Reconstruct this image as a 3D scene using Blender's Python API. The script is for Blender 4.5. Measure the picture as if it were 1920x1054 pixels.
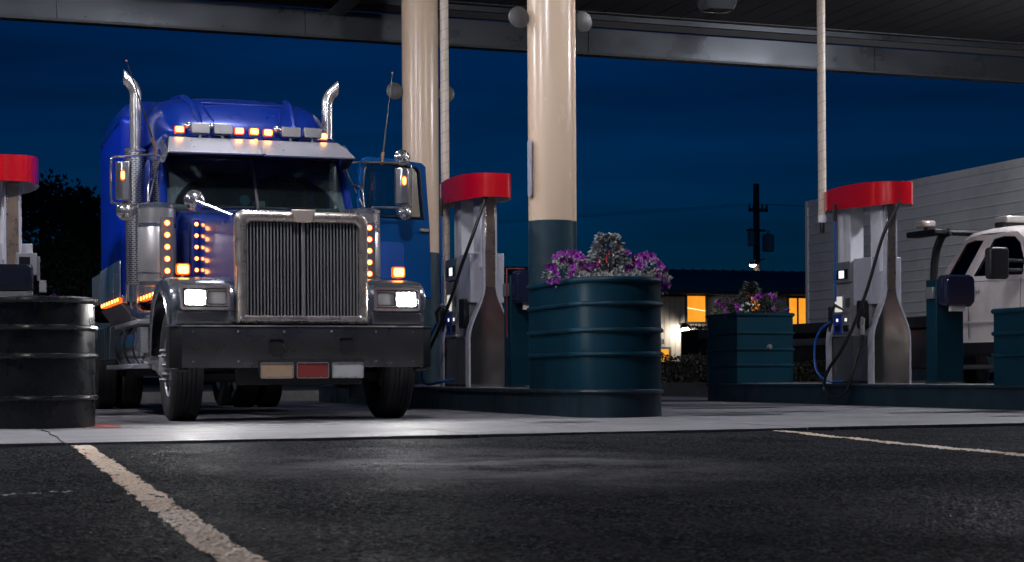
import bpy, bmesh, math, random
import numpy as np
from mathutils import Vector, Matrix
random.seed(7)
for o in list(bpy.data.objects):
    bpy.data.objects.remove(o, do_unlink=True)
scene = bpy.context.scene
COL = scene.collection
PI = math.pi
R = math.radians

# ---------------------------------------------------------------- camera
# world frame: +Y runs away along the fuelling lanes, +X to the right, z up
YAW, ROLL, EYE = R(19.63), 0.0065, 0.415
fw = Vector((math.sin(YAW), math.cos(YAW), 0)); rt = Vector((math.cos(YAW), -math.sin(YAW), 0)); up = Vector((0, 0, 1))
r2 = rt * math.cos(ROLL) - up * math.sin(ROLL)
u2 = up * math.cos(ROLL) + rt * math.sin(ROLL)
cam_data = bpy.data.cameras.new('camera')
cam = bpy.data.objects.new('camera', cam_data)
COL.objects.link(cam)
M = Matrix((r2, u2, -fw)).transposed().to_4x4()
M.translation = (0, 0, EYE)
cam.matrix_world = M
cam_data.sensor_width = 36
cam_data.lens = 3100 / 1920 * 36
cam_data.shift_y = 175 / 1920
cam_data.clip_end = 3000
cam_data.dof.use_dof = True
cam_data.dof.focus_distance = 15.5
cam_data.dof.aperture_fstop = 9.0
scene.camera = cam

# ---------------------------------------------------------------- sky (blue hour)
world = bpy.data.worlds.new('World'); scene.world = world
world.use_nodes = True
wn, wl = world.node_tree.nodes, world.node_tree.links
wn.clear()
w_out = wn.new('ShaderNodeOutputWorld'); w_bg = wn.new('ShaderNodeBackground')
w_sky = wn.new('ShaderNodeTexSky'); w_sky.sky_type = 'NISHITA'; w_sky.sun_disc = False
w_sky.sun_elevation = R(4.5); w_sky.sun_rotation = R(180); w_sky.ozone_density = 9.0; w_sky.air_density = 1.0; w_sky.dust_density = 0.1
w_tc = wn.new('ShaderNodeTexCoord'); w_map = wn.new('ShaderNodeMapping'); w_map.inputs['Scale'].default_value = (1, 1, 9)
w_noise = wn.new('ShaderNodeTexNoise'); w_noise.inputs['Scale'].default_value = 2.2; w_noise.inputs['Detail'].default_value = 5
w_ramp = wn.new('ShaderNodeMapRange'); w_ramp.inputs['From Min'].default_value = .3; w_ramp.inputs['From Max'].default_value = .75
w_ramp.inputs['To Min'].default_value = .5; w_ramp.inputs['To Max'].default_value = 1.35
w_mul = wn.new('ShaderNodeMix'); w_mul.data_type = 'RGBA'; w_mul.blend_type = 'MULTIPLY'; w_mul.inputs['Factor'].default_value = 1
wl.new(w_tc.outputs['Generated'], w_map.inputs['Vector']); wl.new(w_map.outputs[0], w_noise.inputs['Vector'])
wl.new(w_noise.outputs['Fac'], w_ramp.inputs['Value'])
wl.new(w_sky.outputs[0], w_mul.inputs['A'])
wl.new(w_ramp.outputs[0], w_mul.inputs['B']); wl.new(w_mul.outputs['Result'], w_bg.inputs['Color'])
wl.new(w_bg.outputs[0], w_out.inputs[0])
w_bg.inputs['Strength'].default_value = 0.024

scene.view_settings.view_transform = 'Standard'
scene.view_settings.look = 'None'
scene.view_settings.exposure = 0
scene.view_settings.gamma = 1
scene.render.engine = 'CYCLES'
cy = scene.cycles
cy.use_denoising = True
try: cy.denoiser = 'OPENIMAGEDENOISE'
except Exception: pass
cy.max_bounces = 7; cy.diffuse_bounces = 3; cy.glossy_bounces = 4; cy.transmission_bounces = 6; cy.transparent_max_bounces = 12
cy.sample_clamp_indirect = 4.0
cy.caustics_reflective = False; cy.caustics_refractive = False
cy.use_light_tree = True

LOT_LAMP = 170.0
# lamp strengths (all real fixtures below)
LAMP_MAIN, LAMP_SIDE, HEADLIGHT, AMBER = 300.0, 150.0, 450.0, 8.0

# ---------------------------------------------------------------- helpers
class MB:
    def __init__(self): self.v = []; self.f = []
    def add(self, vs, fs):
        b = len(self.v); self.v += [tuple(p) for p in vs]; self.f += [tuple(i + b for i in f) for f in fs]; return self
    def box(self, x0, x1, y0, y1, z0, z1):
        return self.add([(x0,y0,z0),(x1,y0,z0),(x1,y1,z0),(x0,y1,z0),(x0,y0,z1),(x1,y0,z1),(x1,y1,z1),(x0,y1,z1)],
                        [(0,3,2,1),(4,5,6,7),(0,1,5,4),(1,2,6,5),(2,3,7,6),(3,0,4,7)])
    def loft(self, rings, cap=True, closed=True):
        n = len(rings[0]); vs = [p for r in rings for p in r]; fs = []
        for i in range(len(rings) - 1):
            for j in range(n if closed else n - 1):
                k = (j + 1) % n
                fs.append((i*n+j, i*n+k, (i+1)*n+k, (i+1)*n+j))
        if cap: fs += [tuple(reversed(range(n))), tuple(range((len(rings)-1)*n, len(rings)*n))]
        return self.add(vs, fs)
    def prism(self, poly, axis, a, b):
        def P(p, t):
            return {'x': (t, p[0], p[1]), 'y': (p[0], t, p[1]), 'z': (p[0], p[1], t)}[axis]
        return self.loft([[P(p, a) for p in poly], [P(p, b) for p in poly]])
    def cyl(self, p0, p1, r0, r1=None, n=16):
        r1 = r0 if r1 is None else r1
        p0, p1 = Vector(p0), Vector(p1); d = (p1 - p0).normalized()
        a = d.orthogonal().normalized(); b = d.cross(a)
        ring = lambda c, r: [c + a*math.cos(2*PI*i/n)*r + b*math.sin(2*PI*i/n)*r for i in range(n)]
        return self.loft([ring(p0, r0), ring(p1, r1)])
    def tube(self, pts, r, n=8, closed=False):
        pts = [Vector(p) for p in pts]; m = len(pts); rr = r if isinstance(r, (list, tuple)) else [r]*m
        t = [(pts[(i+1) % m if closed else min(i+1, m-1)] - pts[(i-1) % m if closed else max(i-1, 0)]).normalized() for i in range(m)]
        a = t[0].orthogonal().normalized(); rings = []
        for i in range(m):
            a = (a - t[i]*a.dot(t[i])).normalized(); b = t[i].cross(a)
            rings.append([pts[i] + a*math.cos(2*PI*k/n)*rr[i] + b*math.sin(2*PI*k/n)*rr[i] for k in range(n)])
        if closed: rings.append(rings[0])
        return self.loft(rings, cap=not closed)
    def lathe(self, prof, c=(0,0,0), axis='z', n=24, cap=True):
        rings = []
        for (r, h) in prof:
            ring = []
            for i in range(n):
                ca, sa = math.cos(2*PI*i/n)*r, math.sin(2*PI*i/n)*r
                p = {'z': (ca, sa, h), 'x': (h, ca, sa), 'y': (ca, h, sa)}[axis]
                ring.append((c[0]+p[0], c[1]+p[1], c[2]+p[2]))
            rings.append(ring)
        return self.loft(rings, cap=cap)
    def sphere(self, c, r, n=14, m=8, sx=1, sy=1, sz=1):
        prof = [(max(r*math.sin(PI*i/m), 1e-4), -r*math.cos(PI*i/m)) for i in range(m+1)]
        b = len(self.v); self.lathe(prof, (0,0,0), 'z', n)
        for i in range(b, len(self.v)):
            x, y, z = self.v[i]; self.v[i] = (c[0]+x*sx, c[1]+y*sy, c[2]+z*sz)
        return self
    def frame(self, outer, inner, y0, y1, axis='y'):
        """a flat ring between two loops of equal length, with depth"""
        n = len(outer)
        def P(p, t): return {'y': (p[0], t, p[1]), 'x': (t, p[0], p[1]), 'z': (p[0], p[1], t)}[axis]
        vs = [P(p, y0) for p in outer] + [P(p, y0) for p in inner] + [P(p, y1) for p in outer] + [P(p, y1) for p in inner]
        fs = []
        for j in range(n):
            k = (j+1) % n
            fs += [(j, k, n+k, n+j), (2*n+j, 3*n+j, 3*n+k, 2*n+k), (j, 2*n+j, 2*n+k, k), (n+j, n+k, 3*n+k, 3*n+j)]
        return self.add(vs, fs)
    def mesh(self, name, smooth=35):
        me = bpy.data.meshes.new(name); me.from_pydata(self.v, [], self.f)
        bm = bmesh.new(); bm.from_mesh(me); bmesh.ops.recalc_face_normals(bm, faces=bm.faces); bm.to_mesh(me); bm.free()
        if smooth:
            me.polygons.foreach_set('use_smooth', [True]*len(me.polygons)); me.set_sharp_from_angle(angle=R(smooth))
        me.update(); return me
    def build(self, name, mat, parent=None, smooth=35, bevel=0, seg=2, loc=None, rot=None, **props):
        me = self.mesh(name, smooth); me.materials.append(mat)
        return put(name, me, parent, loc, rot, bevel, seg, **props)

def put(name, me, parent=None, loc=None, rot=None, bevel=0, seg=2, **props):
    o = bpy.data.objects.new(name, me); COL.objects.link(o)
    if parent: o.parent = parent
    if loc: o.location = loc
    if rot: o.rotation_euler = rot
    if bevel:
        m = o.modifiers.new('bevel', 'BEVEL'); m.width = bevel; m.segments = seg; m.limit_method = 'ANGLE'; m.angle_limit = R(40)
        m.harden_normals = False
    for k, v in props.items(): o[k] = v
    return o

def thing(name, loc, label, category, group=None, rz=0):
    o = bpy.data.objects.new(name, None); COL.objects.link(o); o.location = loc; o.rotation_euler = (0, 0, rz)
    o.empty_display_size = .1
    o['label'] = label; o['category'] = category
    if group: o['group'] = group
    return o

def copy_tree(o, parent=None, name=None):
    c = o.copy(); COL.objects.link(c); c.parent = parent
    if name: c.name = name
    for ch in o.children: copy_tree(ch, c)
    return c

def rr(x0, x1, z0, z1, r, n=4):
    """rounded rectangle loop"""
    rs = r if isinstance(r, (list, tuple)) else [r]*4
    pts = []
    for (cx, cz, a0, q) in ((x1-rs[0], z1-rs[0], 0, rs[0]), (x0+rs[1], z1-rs[1], 90, rs[1]), (x0+rs[2], z0+rs[2], 180, rs[2]), (x1-rs[3], z0+rs[3], 270, rs[3])):
        for i in range(n+1):
            a = R(a0 + 90*i/n); pts.append((cx + q*math.cos(a), cz + q*math.sin(a)))
    return pts

def spline(pts, n=6):
    P = [Vector(p) for p in pts]; P = [P[0]*2-P[1]] + P + [P[-1]*2-P[-2]]; out = []
    for i in range(1, len(P)-2):
        for k in range(n):
            t = k/n
            out.append(.5*((2*P[i]) + (P[i+1]-P[i-1])*t + (2*P[i-1]-5*P[i]+4*P[i+1]-P[i+2])*t*t + (3*P[i]-P[i-1]-3*P[i+1]+P[i+2])*t**3))
    out.append(P[-2]); return out

# ---------------------------------------------------------------- materials
def mat(name, base, rough=.5, metal=0.0, var=0.0, vscale=6.0, rvar=0.0, bump=0.0, bscale=60.0, coat=0.0, spec=None,
        emit=None, estr=0.0, dirt=None, dscale=3.0, stretch=None, sss=0):
    m = bpy.data.materials.new(name); m.use_nodes = True
    n, l = m.node_tree.nodes, m.node_tree.links
    p = n['Principled BSDF']
    p.inputs['Base Color'].default_value = (*base, 1); p.inputs['Roughness'].default_value = rough; p.inputs['Metallic'].default_value = metal
    if coat: p.inputs['Coat Weight'].default_value = coat; p.inputs['Coat Roughness'].default_value = .06
    if spec is not None: p.inputs['Specular IOR Level'].default_value = spec
    if emit: p.inputs['Emission Color'].default_value = (*emit, 1); p.inputs['Emission Strength'].default_value = estr
    tc = n.new('ShaderNodeTexCoord'); vec = tc.outputs['Object']
    if stretch:
        mp = n.new('ShaderNodeMapping'); mp.inputs['Scale'].default_value = stretch; l.new(vec, mp.inputs['Vector']); vec = mp.outputs[0]
    def noise(sc, det=4, rgh=.6):
        t = n.new('ShaderNodeTexNoise'); t.inputs['Scale'].default_value = sc; t.inputs['Detail'].default_value = det; t.inputs['Roughness'].default_value = rgh
        l.new(vec, t.inputs['Vector']); return t.outputs['Fac']
    def rng(src, a, b, f0=.3, f1=.7):
        t = n.new('ShaderNodeMapRange'); t.inputs['From Min'].default_value = f0; t.inputs['From Max'].default_value = f1
        t.inputs['To Min'].default_value = a; t.inputs['To Max'].default_value = b; l.new(src, t.inputs['Value']); return t.outputs[0]
    col = None
    if var:
        mx = n.new('ShaderNodeMix'); mx.data_type = 'RGBA'
        mx.inputs['A'].default_value = (*[c*(1-var) for c in base], 1); mx.inputs['B'].default_value = (*[min(1, c*(1+var)) for c in base], 1)
        l.new(rng(noise(vscale), 0, 1), mx.inputs['Factor']); col = mx.outputs['Result']
    if dirt:
        mx = n.new('ShaderNodeMix'); mx.data_type = 'RGBA'
        if col: l.new(col, mx.inputs['A'])
        else: mx.inputs['A'].default_value = (*base, 1)
        mx.inputs['B'].default_value = (*dirt, 1); l.new(rng(noise(dscale, 7, .7), 0, .85, .52, .72), mx.inputs['Factor']); col = mx.outputs['Result']
    if col: l.new(col, p.inputs['Base Color'])
    if rvar: l.new(rng(noise(vscale*1.7), max(.02, rough-rvar), min(1, rough+rvar)), p.inputs['Roughness'])
    if bump:
        b = n.new('ShaderNodeBump'); b.inputs['Strength'].default_value = bump; b.inputs['Distance'].default_value = .01
        l.new(noise(bscale, 3), b.inputs['Height']); l.new(b.outputs[0], p.inputs['Normal'])
    return m

def emis(name, col, s):
    m = bpy.data.materials.new(name); m.use_nodes = True; n, l = m.node_tree.nodes, m.node_tree.links
    n.clear(); o = n.new('ShaderNodeOutputMaterial'); e = n.new('ShaderNodeEmission'); e.inputs[0].default_value = (*col, 1); e.inputs[1].default_value = s
    l.new(e.outputs[0], o.inputs[0]); return m

def glassy(name, tint, refl=.06, rough=0.0):
    """thin pane: tinted see-through plus a fresnel reflection"""
    m = bpy.data.materials.new(name); m.use_nodes = True; n, l = m.node_tree.nodes, m.node_tree.links
    n.clear(); o = n.new('ShaderNodeOutputMaterial'); t = n.new('ShaderNodeBsdfTransparent'); t.inputs[0].default_value = (*tint, 1)
    g = n.new('ShaderNodeBsdfGlossy'); g.inputs['Roughness'].default_value = rough
    f = n.new('ShaderNodeFresnel'); f.inputs[0].default_value = 1.45; mx = n.new('ShaderNodeMixShader')
    l.new(f.outputs[0], mx.inputs[0]); l.new(t.outputs[0], mx.inputs[1]); l.new(g.outputs[0], mx.inputs[2]); l.new(mx.outputs[0], o.inputs[0]); return m

CHROME = mat('chrome', (.80, .80, .82), .17, .93, var=.05, rvar=.08, vscale=5)
STEEL = mat('brushed_steel', (.52, .51, .50), .33, .8, var=.07, rvar=.06, vscale=2)
STEEL_DK = mat('dull_steel', (.28, .27, .27), .40, .85, var=.12, rvar=.08, vscale=2)
BOTTLE = mat('bottle_steel', (.52, .50, .485), .14, .95, var=.05, rvar=.05, vscale=2)
WARM_STEEL = mat('steel_warm_reflection', (.62, .45, .33), .28, 1, var=.08, rvar=.05, vscale=2)  # warm reflection on the pump neck put into the steel's colour
ALU = mat('aluminium', (.66, .66, .69), .35, .6, var=.08, rvar=.08, vscale=4)
BLUE = mat('blue_truck_paint', (.001, .028, .27), .32, .25, var=.06, rvar=.05, vscale=3, coat=.9)
BLUE_DK = mat('blue_door_paint', (.003, .085, .30), .4, .1, spec=.15, var=.06, vscale=2)
BLUE_SIDE = mat('blue_sleeper_paint', (.001, .022, .34), .4, .1, spec=.15, var=.06, vscale=2)
BLACK = mat('black_plastic', (.012, .012, .014), .42, var=.3, rvar=.1)
BLACKG = mat('black_gloss', (.010, .011, .016), .16, coat=.6)
BUMPER = mat('dark_bumper_steel', (.085, .085, .088), .30, .75, var=.15, rvar=.08, vscale=2)
SKIRT = mat('polished_skirt', (.82, .82, .84), .2, .8, var=.06, rvar=.08, vscale=3)
CHASSIS = mat('chassis_grime', (.018, .018, .02), .6, var=.4, vscale=8, bump=.1, bscale=40)
TYRE = mat('tyre_rubber', (.016, .016, .017), .75, var=.35, vscale=9, bump=.12, bscale=80, dirt=(.035, .033, .03), dscale=6)
INTERIOR = mat('cab_interior', (.02, .022, .025), .8, var=.3)
DASH = mat('grey_dash', (.42, .42, .40), .7, var=.2)
BEIGE = mat('beige_column_paint', (.74, .56, .40), .24, var=.05, vscale=2, rvar=.08, bump=.025, bscale=9, dirt=(.64, .47, .32), dscale=1.4, stretch=(1, 1, .35))
GREYP = mat('grey_column_base_paint', (.018, .044, .060), .34, var=.15, rvar=.08, vscale=3, bump=.03, bscale=12, dirt=(.04, .06, .07), dscale=7)
TEAL = mat('teal_planter_paint', (.003, .028, .046), .4, var=.12, vscale=2.5, rvar=.07, bump=.2, bscale=2.6, spec=.13, dirt=(.008, .024, .034), dscale=6)
KERB = mat('painted_island_kerb', (.008, .022, .034), .45, var=.3, vscale=4, rvar=.12, bump=.06, bscale=30, dirt=(.035, .037, .04), dscale=2.2, stretch=(1, 1, .5), spec=.3)
BLACKP = mat('black_planter_paint', (.006, .008, .010), .30, var=.2, vscale=4, rvar=.1, bump=.16, bscale=2.6, dirt=(.02, .02, .02), dscale=4)
RED = mat('red_gloss_panel', (.62, .004, .010), .22, coat=1.0, var=.05)
WHITEP = mat('white_enamel', (.66, .66, .70), .38, var=.06, rvar=.08)
LILAC = mat('pale_grey_trim', (.50, .50, .56), .36, .2, var=.08, rvar=.08)
GREYC = mat('grey_pump_plastic', (.20, .20, .21), .45, var=.12, rvar=.08)
DKGREY = mat('dark_grey_panel', (.06, .062, .065), .4, var=.2)
TOWELBLUE = mat('smoky_blue_plastic', (.012, .016, .04), .12, coat=.5)
PAPER = mat('paper', (.75, .68, .6), .9)
RUBBER = mat('black_hose_rubber', (.012, .012, .013), .38, rvar=.1)
BLUEHOSE = mat('blue_hose', (.008, .09, .36), .35)
BEAM = mat('galvanised_beam', (.06, .068, .076), .33, .6, var=.15, vscale=1.0, rvar=.12, bump=.02, bscale=6, stretch=(.6, 1, 1))
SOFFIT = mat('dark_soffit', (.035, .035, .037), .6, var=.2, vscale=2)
CONCRETE = mat('concrete', (.185, .183, .195), .62, var=.22, vscale=.9, rvar=.12, bump=.18, bscale=55, dirt=(.085, .083, .09), dscale=1.3)
ASPHALT_FAR = mat('asphalt', (.012, .0125, .014), .7, spec=.01, var=.35, vscale=1.2, bump=.5, bscale=160, dirt=(.02, .02, .022), dscale=.7)
AMBERCORE = emis('amber_lamp_core', (1, .44, .09), AMBER)
AMBERLENS = emis('amber_lens', (1, .10, .005), 2.2)
REDLENS = emis('red_lens', (1, .10, .01), 2.0)
LAMPCORE = emis('headlamp_lit', (1, .98, .95), HEADLIGHT)
# ================================================================ GROUND
def asphalt_mat(name, base, light, paint=False):
    m = bpy.data.materials.new(name); m.use_nodes = True; n, l = m.node_tree.nodes, m.node_tree.links
    p = n['Principled BSDF']; tc = n.new('ShaderNodeTexCoord')
    def noise(sc, det=4, rgh=.6, vec=None):
        t = n.new('ShaderNodeTexNoise'); t.inputs['Scale'].default_value = sc; t.inputs['Detail'].default_value = det; t.inputs['Roughness'].default_value = rgh
        l.new(vec or tc.outputs['Object'], t.inputs['Vector']); return t.outputs['Fac']
    def rng(src, a, b, f0, f1):
        t = n.new('ShaderNodeMapRange'); t.inputs['From Min'].default_value = f0; t.inputs['From Max'].default_value = f1
        t.inputs['To Min'].default_value = a; t.inputs['To Max'].default_value = b; l.new(src, t.inputs['Value']); return t.outputs[0]
    def mix(fac, a, b):
        t = n.new('ShaderNodeMix'); t.data_type = 'RGBA'; l.new(fac, t.inputs['Factor'])
        for k, v in (('A', a), ('B', b)):
            if isinstance(v, tuple): t.inputs[k].default_value = (*v, 1)
            else: l.new(v, t.inputs[k])
        return t.outputs['Result']
    vor = n.new('ShaderNodeTexVoronoi'); vor.inputs['Scale'].default_value = 80; l.new(tc.outputs['Object'], vor.inputs['Vector'])
    sep = n.new('ShaderNodeSeparateColor'); l.new(vor.outputs['Color'], sep.inputs[0])
    grain = mix(rng(sep.outputs[0], 0, 1, .55, .98), base, light)
    worn = mix(rng(noise(.55, 5, .62), 0, .5, .5, .68), grain, tuple(min(1, c*2.1) for c in base))
    tar = mix(rng(noise(1.3, 4), 0, .55, .56, .7), worn, tuple(c*(.55 if not paint else .75) for c in base))
    p.inputs['Specular IOR Level'].default_value = .002 if not paint else .1
    if not paint:      # faint tyre streaks running in and out of the lanes
        ms = n.new('ShaderNodeMapping'); ms.inputs['Rotation'].default_value = (0, 0, .22); ms.inputs['Scale'].default_value = (5.5, .3, 1); l.new(tc.outputs['Object'], ms.inputs['Vector'])
        tar = mix(rng(noise(1.0, 3, .5, ms.outputs[0]), 0, .55, .52, .66), tar, (.034, .035, .039))
    if not paint:      # pale dust, with the bright sheen before the truck painted into the colour
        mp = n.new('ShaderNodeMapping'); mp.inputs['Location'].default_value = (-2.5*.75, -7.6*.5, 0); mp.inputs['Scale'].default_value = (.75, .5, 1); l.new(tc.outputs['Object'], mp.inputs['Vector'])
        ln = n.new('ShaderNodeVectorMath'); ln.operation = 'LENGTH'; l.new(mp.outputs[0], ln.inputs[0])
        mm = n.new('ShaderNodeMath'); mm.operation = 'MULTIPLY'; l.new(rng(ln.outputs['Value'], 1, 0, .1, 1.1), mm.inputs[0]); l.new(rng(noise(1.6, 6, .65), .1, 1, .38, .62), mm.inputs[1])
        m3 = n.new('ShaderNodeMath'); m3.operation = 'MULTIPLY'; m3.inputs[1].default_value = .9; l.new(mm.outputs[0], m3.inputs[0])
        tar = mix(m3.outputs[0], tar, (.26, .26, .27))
    l.new(tar, p.inputs['Base Color'])
    l.new(rng(noise(.8, 5), .38 if not paint else .5, .66 if not paint else .75, .35, .65), p.inputs['Roughness'])
    b = n.new('ShaderNodeBump'); b.inputs['Strength'].default_value = .55; b.inputs['Distance'].default_value = .006
    l.new(vor.outputs['Distance'], b.inputs['Height']); l.new(b.outputs[0], p.inputs['Normal'])
    return m
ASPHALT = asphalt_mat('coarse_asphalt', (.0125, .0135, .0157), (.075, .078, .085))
YPAINT = asphalt_mat('worn_yellow_paint', (.80, .60, .43), (.86, .74, .62), True)
WPAINT = asphalt_mat('worn_white_paint', (.30, .31, .31), (.6, .6, .6), True)

lot = MB().add([(-400,-60,-.045),(400,-60,-.045),(400,900,-.045),(-400,900,-.045)], [(0,1,2,3)]).build('parking_lot_ground', ASPHALT_FAR, smooth=0, kind='structure')

def edge_y(x):      # where the concrete apron starts
    return 10.78 + .036*x + .012*math.sin(x*2.1) + .006*math.sin(x*7.3)
def in_strip(x, y, a, b, w):
    """signed position across a painted strip a->b, half width w"""
    d = np.array([b[0]-a[0], b[1]-a[1]]); L = np.hypot(*d); d = d/L
    t = (x-a[0])*d[0] + (y-a[1])*d[1]; q = -(x-a[0])*d[1] + (y-a[1])*d[0]
    return (t > 0) & (t < L) & (np.abs(q + .005*np.sin(t*9) + .003*np.sin(t*23)) < w)
rng_np = np.random.default_rng(11)
def smooth_noise(x, y, s, seed):
    g = np.random.default_rng(seed).random((64, 64)); u, v = x/s, y/s
    i, j = np.floor(u).astype(int), np.floor(v).astype(int); fu, fv = u-i, v-j; fu = fu*fu*(3-2*fu); fv = fv*fv*(3-2*fv)
    G = lambda a, b: g[a % 64, b % 64]
    return (G(i,j)*(1-fu)+G(i+1,j)*fu)*(1-fv) + (G(i,j+1)*(1-fu)+G(i+1,j+1)*fu)*fv
STRIPS = {'yellow_lane_line': ((.945, 10.74), (.675, 3.2), .054), 'yellow_bay_line': ((6.02, 10.95), (5.0, 5.3), .05), 'white_paint_mark': ((-.25, 6.28), (.53, 6.52), .035)}
bag = {k: [[], []] for k in STRIPS}
def asphalt_patch(x0, x1, y0, y1, dx, dy):
    nx, ny = int((x1-x0)/dx), int((y1-y0)/dy)
    gx, gy = np.meshgrid(np.linspace(x0, x1, nx+1), np.linspace(y0, y1, ny+1))
    gx = gx + (rng_np.random(gx.shape)-.5)*dx*.7; gy = gy + (rng_np.random(gx.shape)-.5)*dy*.7
    lim = 10.78 + .036*gx + .03
    gy = np.minimum(gy, lim)
    z = -.022 + .0062*(rng_np.random(gx.shape)-.5) + .004*(smooth_noise(gx, gy, .035, 1)-.5) + .008*(smooth_noise(gx, gy, .35, 2)-.5) + .016*(smooth_noise(gx, gy, 1.7, 3)-.5)
    V = np.stack([gx, gy, z], -1).reshape(-1, 3)
    idx = np.arange((nx+1)*(ny+1)).reshape(ny+1, nx+1)
    F = np.stack([idx[:-1,:-1], idx[:-1,1:], idx[1:,1:], idx[1:,:-1]], -1).reshape(-1, 4)
    c = V[F].mean(1); keep = np.ones(len(F), bool)
    for k, (a, b, w) in STRIPS.items():
        wear = rng_np.random(len(F)) < (.022 if k != 'white_paint_mark' else .45)
        patchy = smooth_noise(c[:,0], c[:,1], .05, 5) > (.07 if k != 'white_paint_mark' else .35)
        sel = in_strip(c[:,0], c[:,1], a, b, w) & ~wear & patchy
        bag[k][0].append(V[F[sel]].reshape(-1, 3) + np.array([0, 0, .0022]))
    me = bpy.data.meshes.new('asphalt_grain')
    me.vertices.add(len(V)); me.vertices.foreach_set('co', V.ravel())
    me.loops.add(len(F)*4); me.loops.foreach_set('vertex_index', F.ravel().astype(np.int32))
    me.polygons.add(len(F)); me.polygons.foreach_set('loop_start', np.arange(0, len(F)*4, 4, dtype=np.int32))
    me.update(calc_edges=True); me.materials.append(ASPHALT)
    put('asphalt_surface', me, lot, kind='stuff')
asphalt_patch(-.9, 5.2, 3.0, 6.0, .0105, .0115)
asphalt_patch(-1.2, 9.6, 5.93, 11.25, .015, .0145)
for k, (vs, _) in bag.items():
    V = np.concatenate(vs); nf = len(V)//4
    me = bpy.data.meshes.new(k); me.from_pydata(V.tolist(), [], np.arange(nf*4).reshape(-1, 4).tolist()); me.update()
    me.materials.append(YPAINT if 'yellow' in k else WPAINT)
    put(k, me, None, kind='structure')

# concrete apron: slabs with open joints
apron = MB().box(-60, 70, 11.6, 27.0, -.044, -.014).build('concrete_apron', mat('joint_filler', (.03, .03, .03), .8), smooth=0, kind='structure')
xs = [-16, -11.2, -6.6, -2.0, .86, 3.65, 6.3, 9.0, 11.4, 14.4, 19, 24, 30]
ys = [None, 13.72, 18.3, 22.8, 27.0]
for i in range(len(xs)-1):
    for j in range(len(ys)-1):
        a, b = xs[i]+.004, xs[i+1]-.004; g = MB(); dz = random.uniform(-.002, .002)
        if j == 0:
            k = 70; ring0 = [(a+(b-a)*t/k, edge_y(a+(b-a)*t/k) + (random.uniform(-.009, .012) if 0 < t < k else 0)) for t in range(k+1)]
            g.prism(ring0 + [(b, ys[1]-.004), (a, ys[1]-.004)], 'z', -.04, dz)
        else:
            g.box(a, b, ys[j]+.004, ys[j+1]-.004, -.04, dz)
        g.build('concrete_slab', CONCRETE, apron, smooth=0)
# hairline crack, red curb-paint stain and damp stains lying on the slabs
MB().tube([(.878,13.45,.001),(.90,13.0,.001),(.872,12.4,.001),(.88,11.9,.001),(.85,11.3,.001),(.838,10.84,.001)], .006, 4).build('pavement_crack', mat('crack_dark', (.01,.01,.01), .9), apron, smooth=0)
def stain(name, cx, cy, rx, ry, col, rough=.5, z=.005, n=40, seed=0):
    rnd = random.Random(seed); ph = [rnd.uniform(0, 6.28) for _ in range(4)]
    pts = []
    for i in range(n):
        a = 2*PI*i/n; q = 1 + .13*math.sin(2*a+ph[0]) + .1*math.sin(3*a+ph[1]) + .07*math.sin(5*a+ph[2])
        pts.append((cx+rx*q*math.cos(a), cy+ry*q*math.sin(a), z))
    MB().add(pts, [tuple(range(n))]).build(name, mat(name+'_tone', col, rough, var=.4, vscale=8), apron, smooth=0)
stain('red_paint_stain', 1.40, 14.35, .14, .75, (.22, .05, .035), .6, seed=3)
for q, (cx, cy, rx, ry) in enumerate([(7.6, 14.6, .5, .22), (8.3, 15.4, .8, .12), (9.6, 12.8, .5, .08), (8.9, 17.5, .9, .2), (9.9, 14.3, .9, .12), (3.1, 14.4, .3, .1), (5.2, 13.2, .4, .07)]):
    stain('oil_stain', cx, cy, rx, ry, (.06, .06, .065), .3, z=.0045+.0004*q, seed=20+q)

# far kerb and verge behind the lanes
kb = MB()
kb.box(-40, 12.05, 27.3, 27.6, -.04, .165).build('kerb', mat('old_kerb_concrete', (.16, .155, .15), .8, var=.25, bump=.1), bevel=.02, kind='structure')
MB().box(-60, 12.0, 27.6, 60, -.04, .12).build('dry_verge', mat('dry_verge', (.20, .15, .10), .9, var=.3, vscale=.8), smooth=0, kind='structure')
MB().box(11.95, 22, 27.9, 28.2, -.04, .24).build('planting_bed_kerb', mat('dark_kerb', (.10, .105, .11), .8, var=.25, bump=.1), bevel=.02, kind='structure')
MB().box(12.0, 22, 28.2, 31, -.04, .2).build('planting_bed', mat('bark_soil', (.03, .022, .016), .95, var=.4), smooth=0, kind='structure')

# ================================================================ PUMP ISLANDS
def stadium(cx, hw, y0, y1, round0=True, round1=True, n=12, grow=0):
    hw += grow; pts = []
    if round0: pts += [(cx - hw*math.cos(PI*i/n), y0 - hw*math.sin(PI*i/n)) for i in range(n+1)]
    else: pts += [(cx-hw, y0-grow), (cx+hw, y0-grow)]
    if round1: pts += [(cx + hw*math.cos(PI*i/n), y1 + hw*math.sin(PI*i/n)) for i in range(n+1)]
    else: pts += [(cx+hw, y1+grow), (cx-hw, y1+grow)]
    return pts
def island(cx, y0, y1, kmat, hw=.45):
    o = MB().prism(stadium(cx, hw, y0, y1), 'z', -.03, .262).build('pump_island', kmat, smooth=30, kind='structure')
    lp = [(x, y, .245) for x, y in stadium(cx, hw+.006, y0, y1)]
    MB().tube(lp, .021, 8, closed=True).build('edge_rail', kmat, o)
    MB().prism(stadium(cx, hw-.05, y0, y1), 'z', .26, .268).build('island_top', mat('island_concrete', (.20, .20, .20), .6, var=.2, bump=.1), o, smooth=0)
    return o
ISL = [(.917, 14.25, 25.5, BLACKP), (6.33, 14.78, 25.5, KERB), (11.41, 13.9, 22.0, KERB)]
for a in ISL: island(*a)

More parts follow.
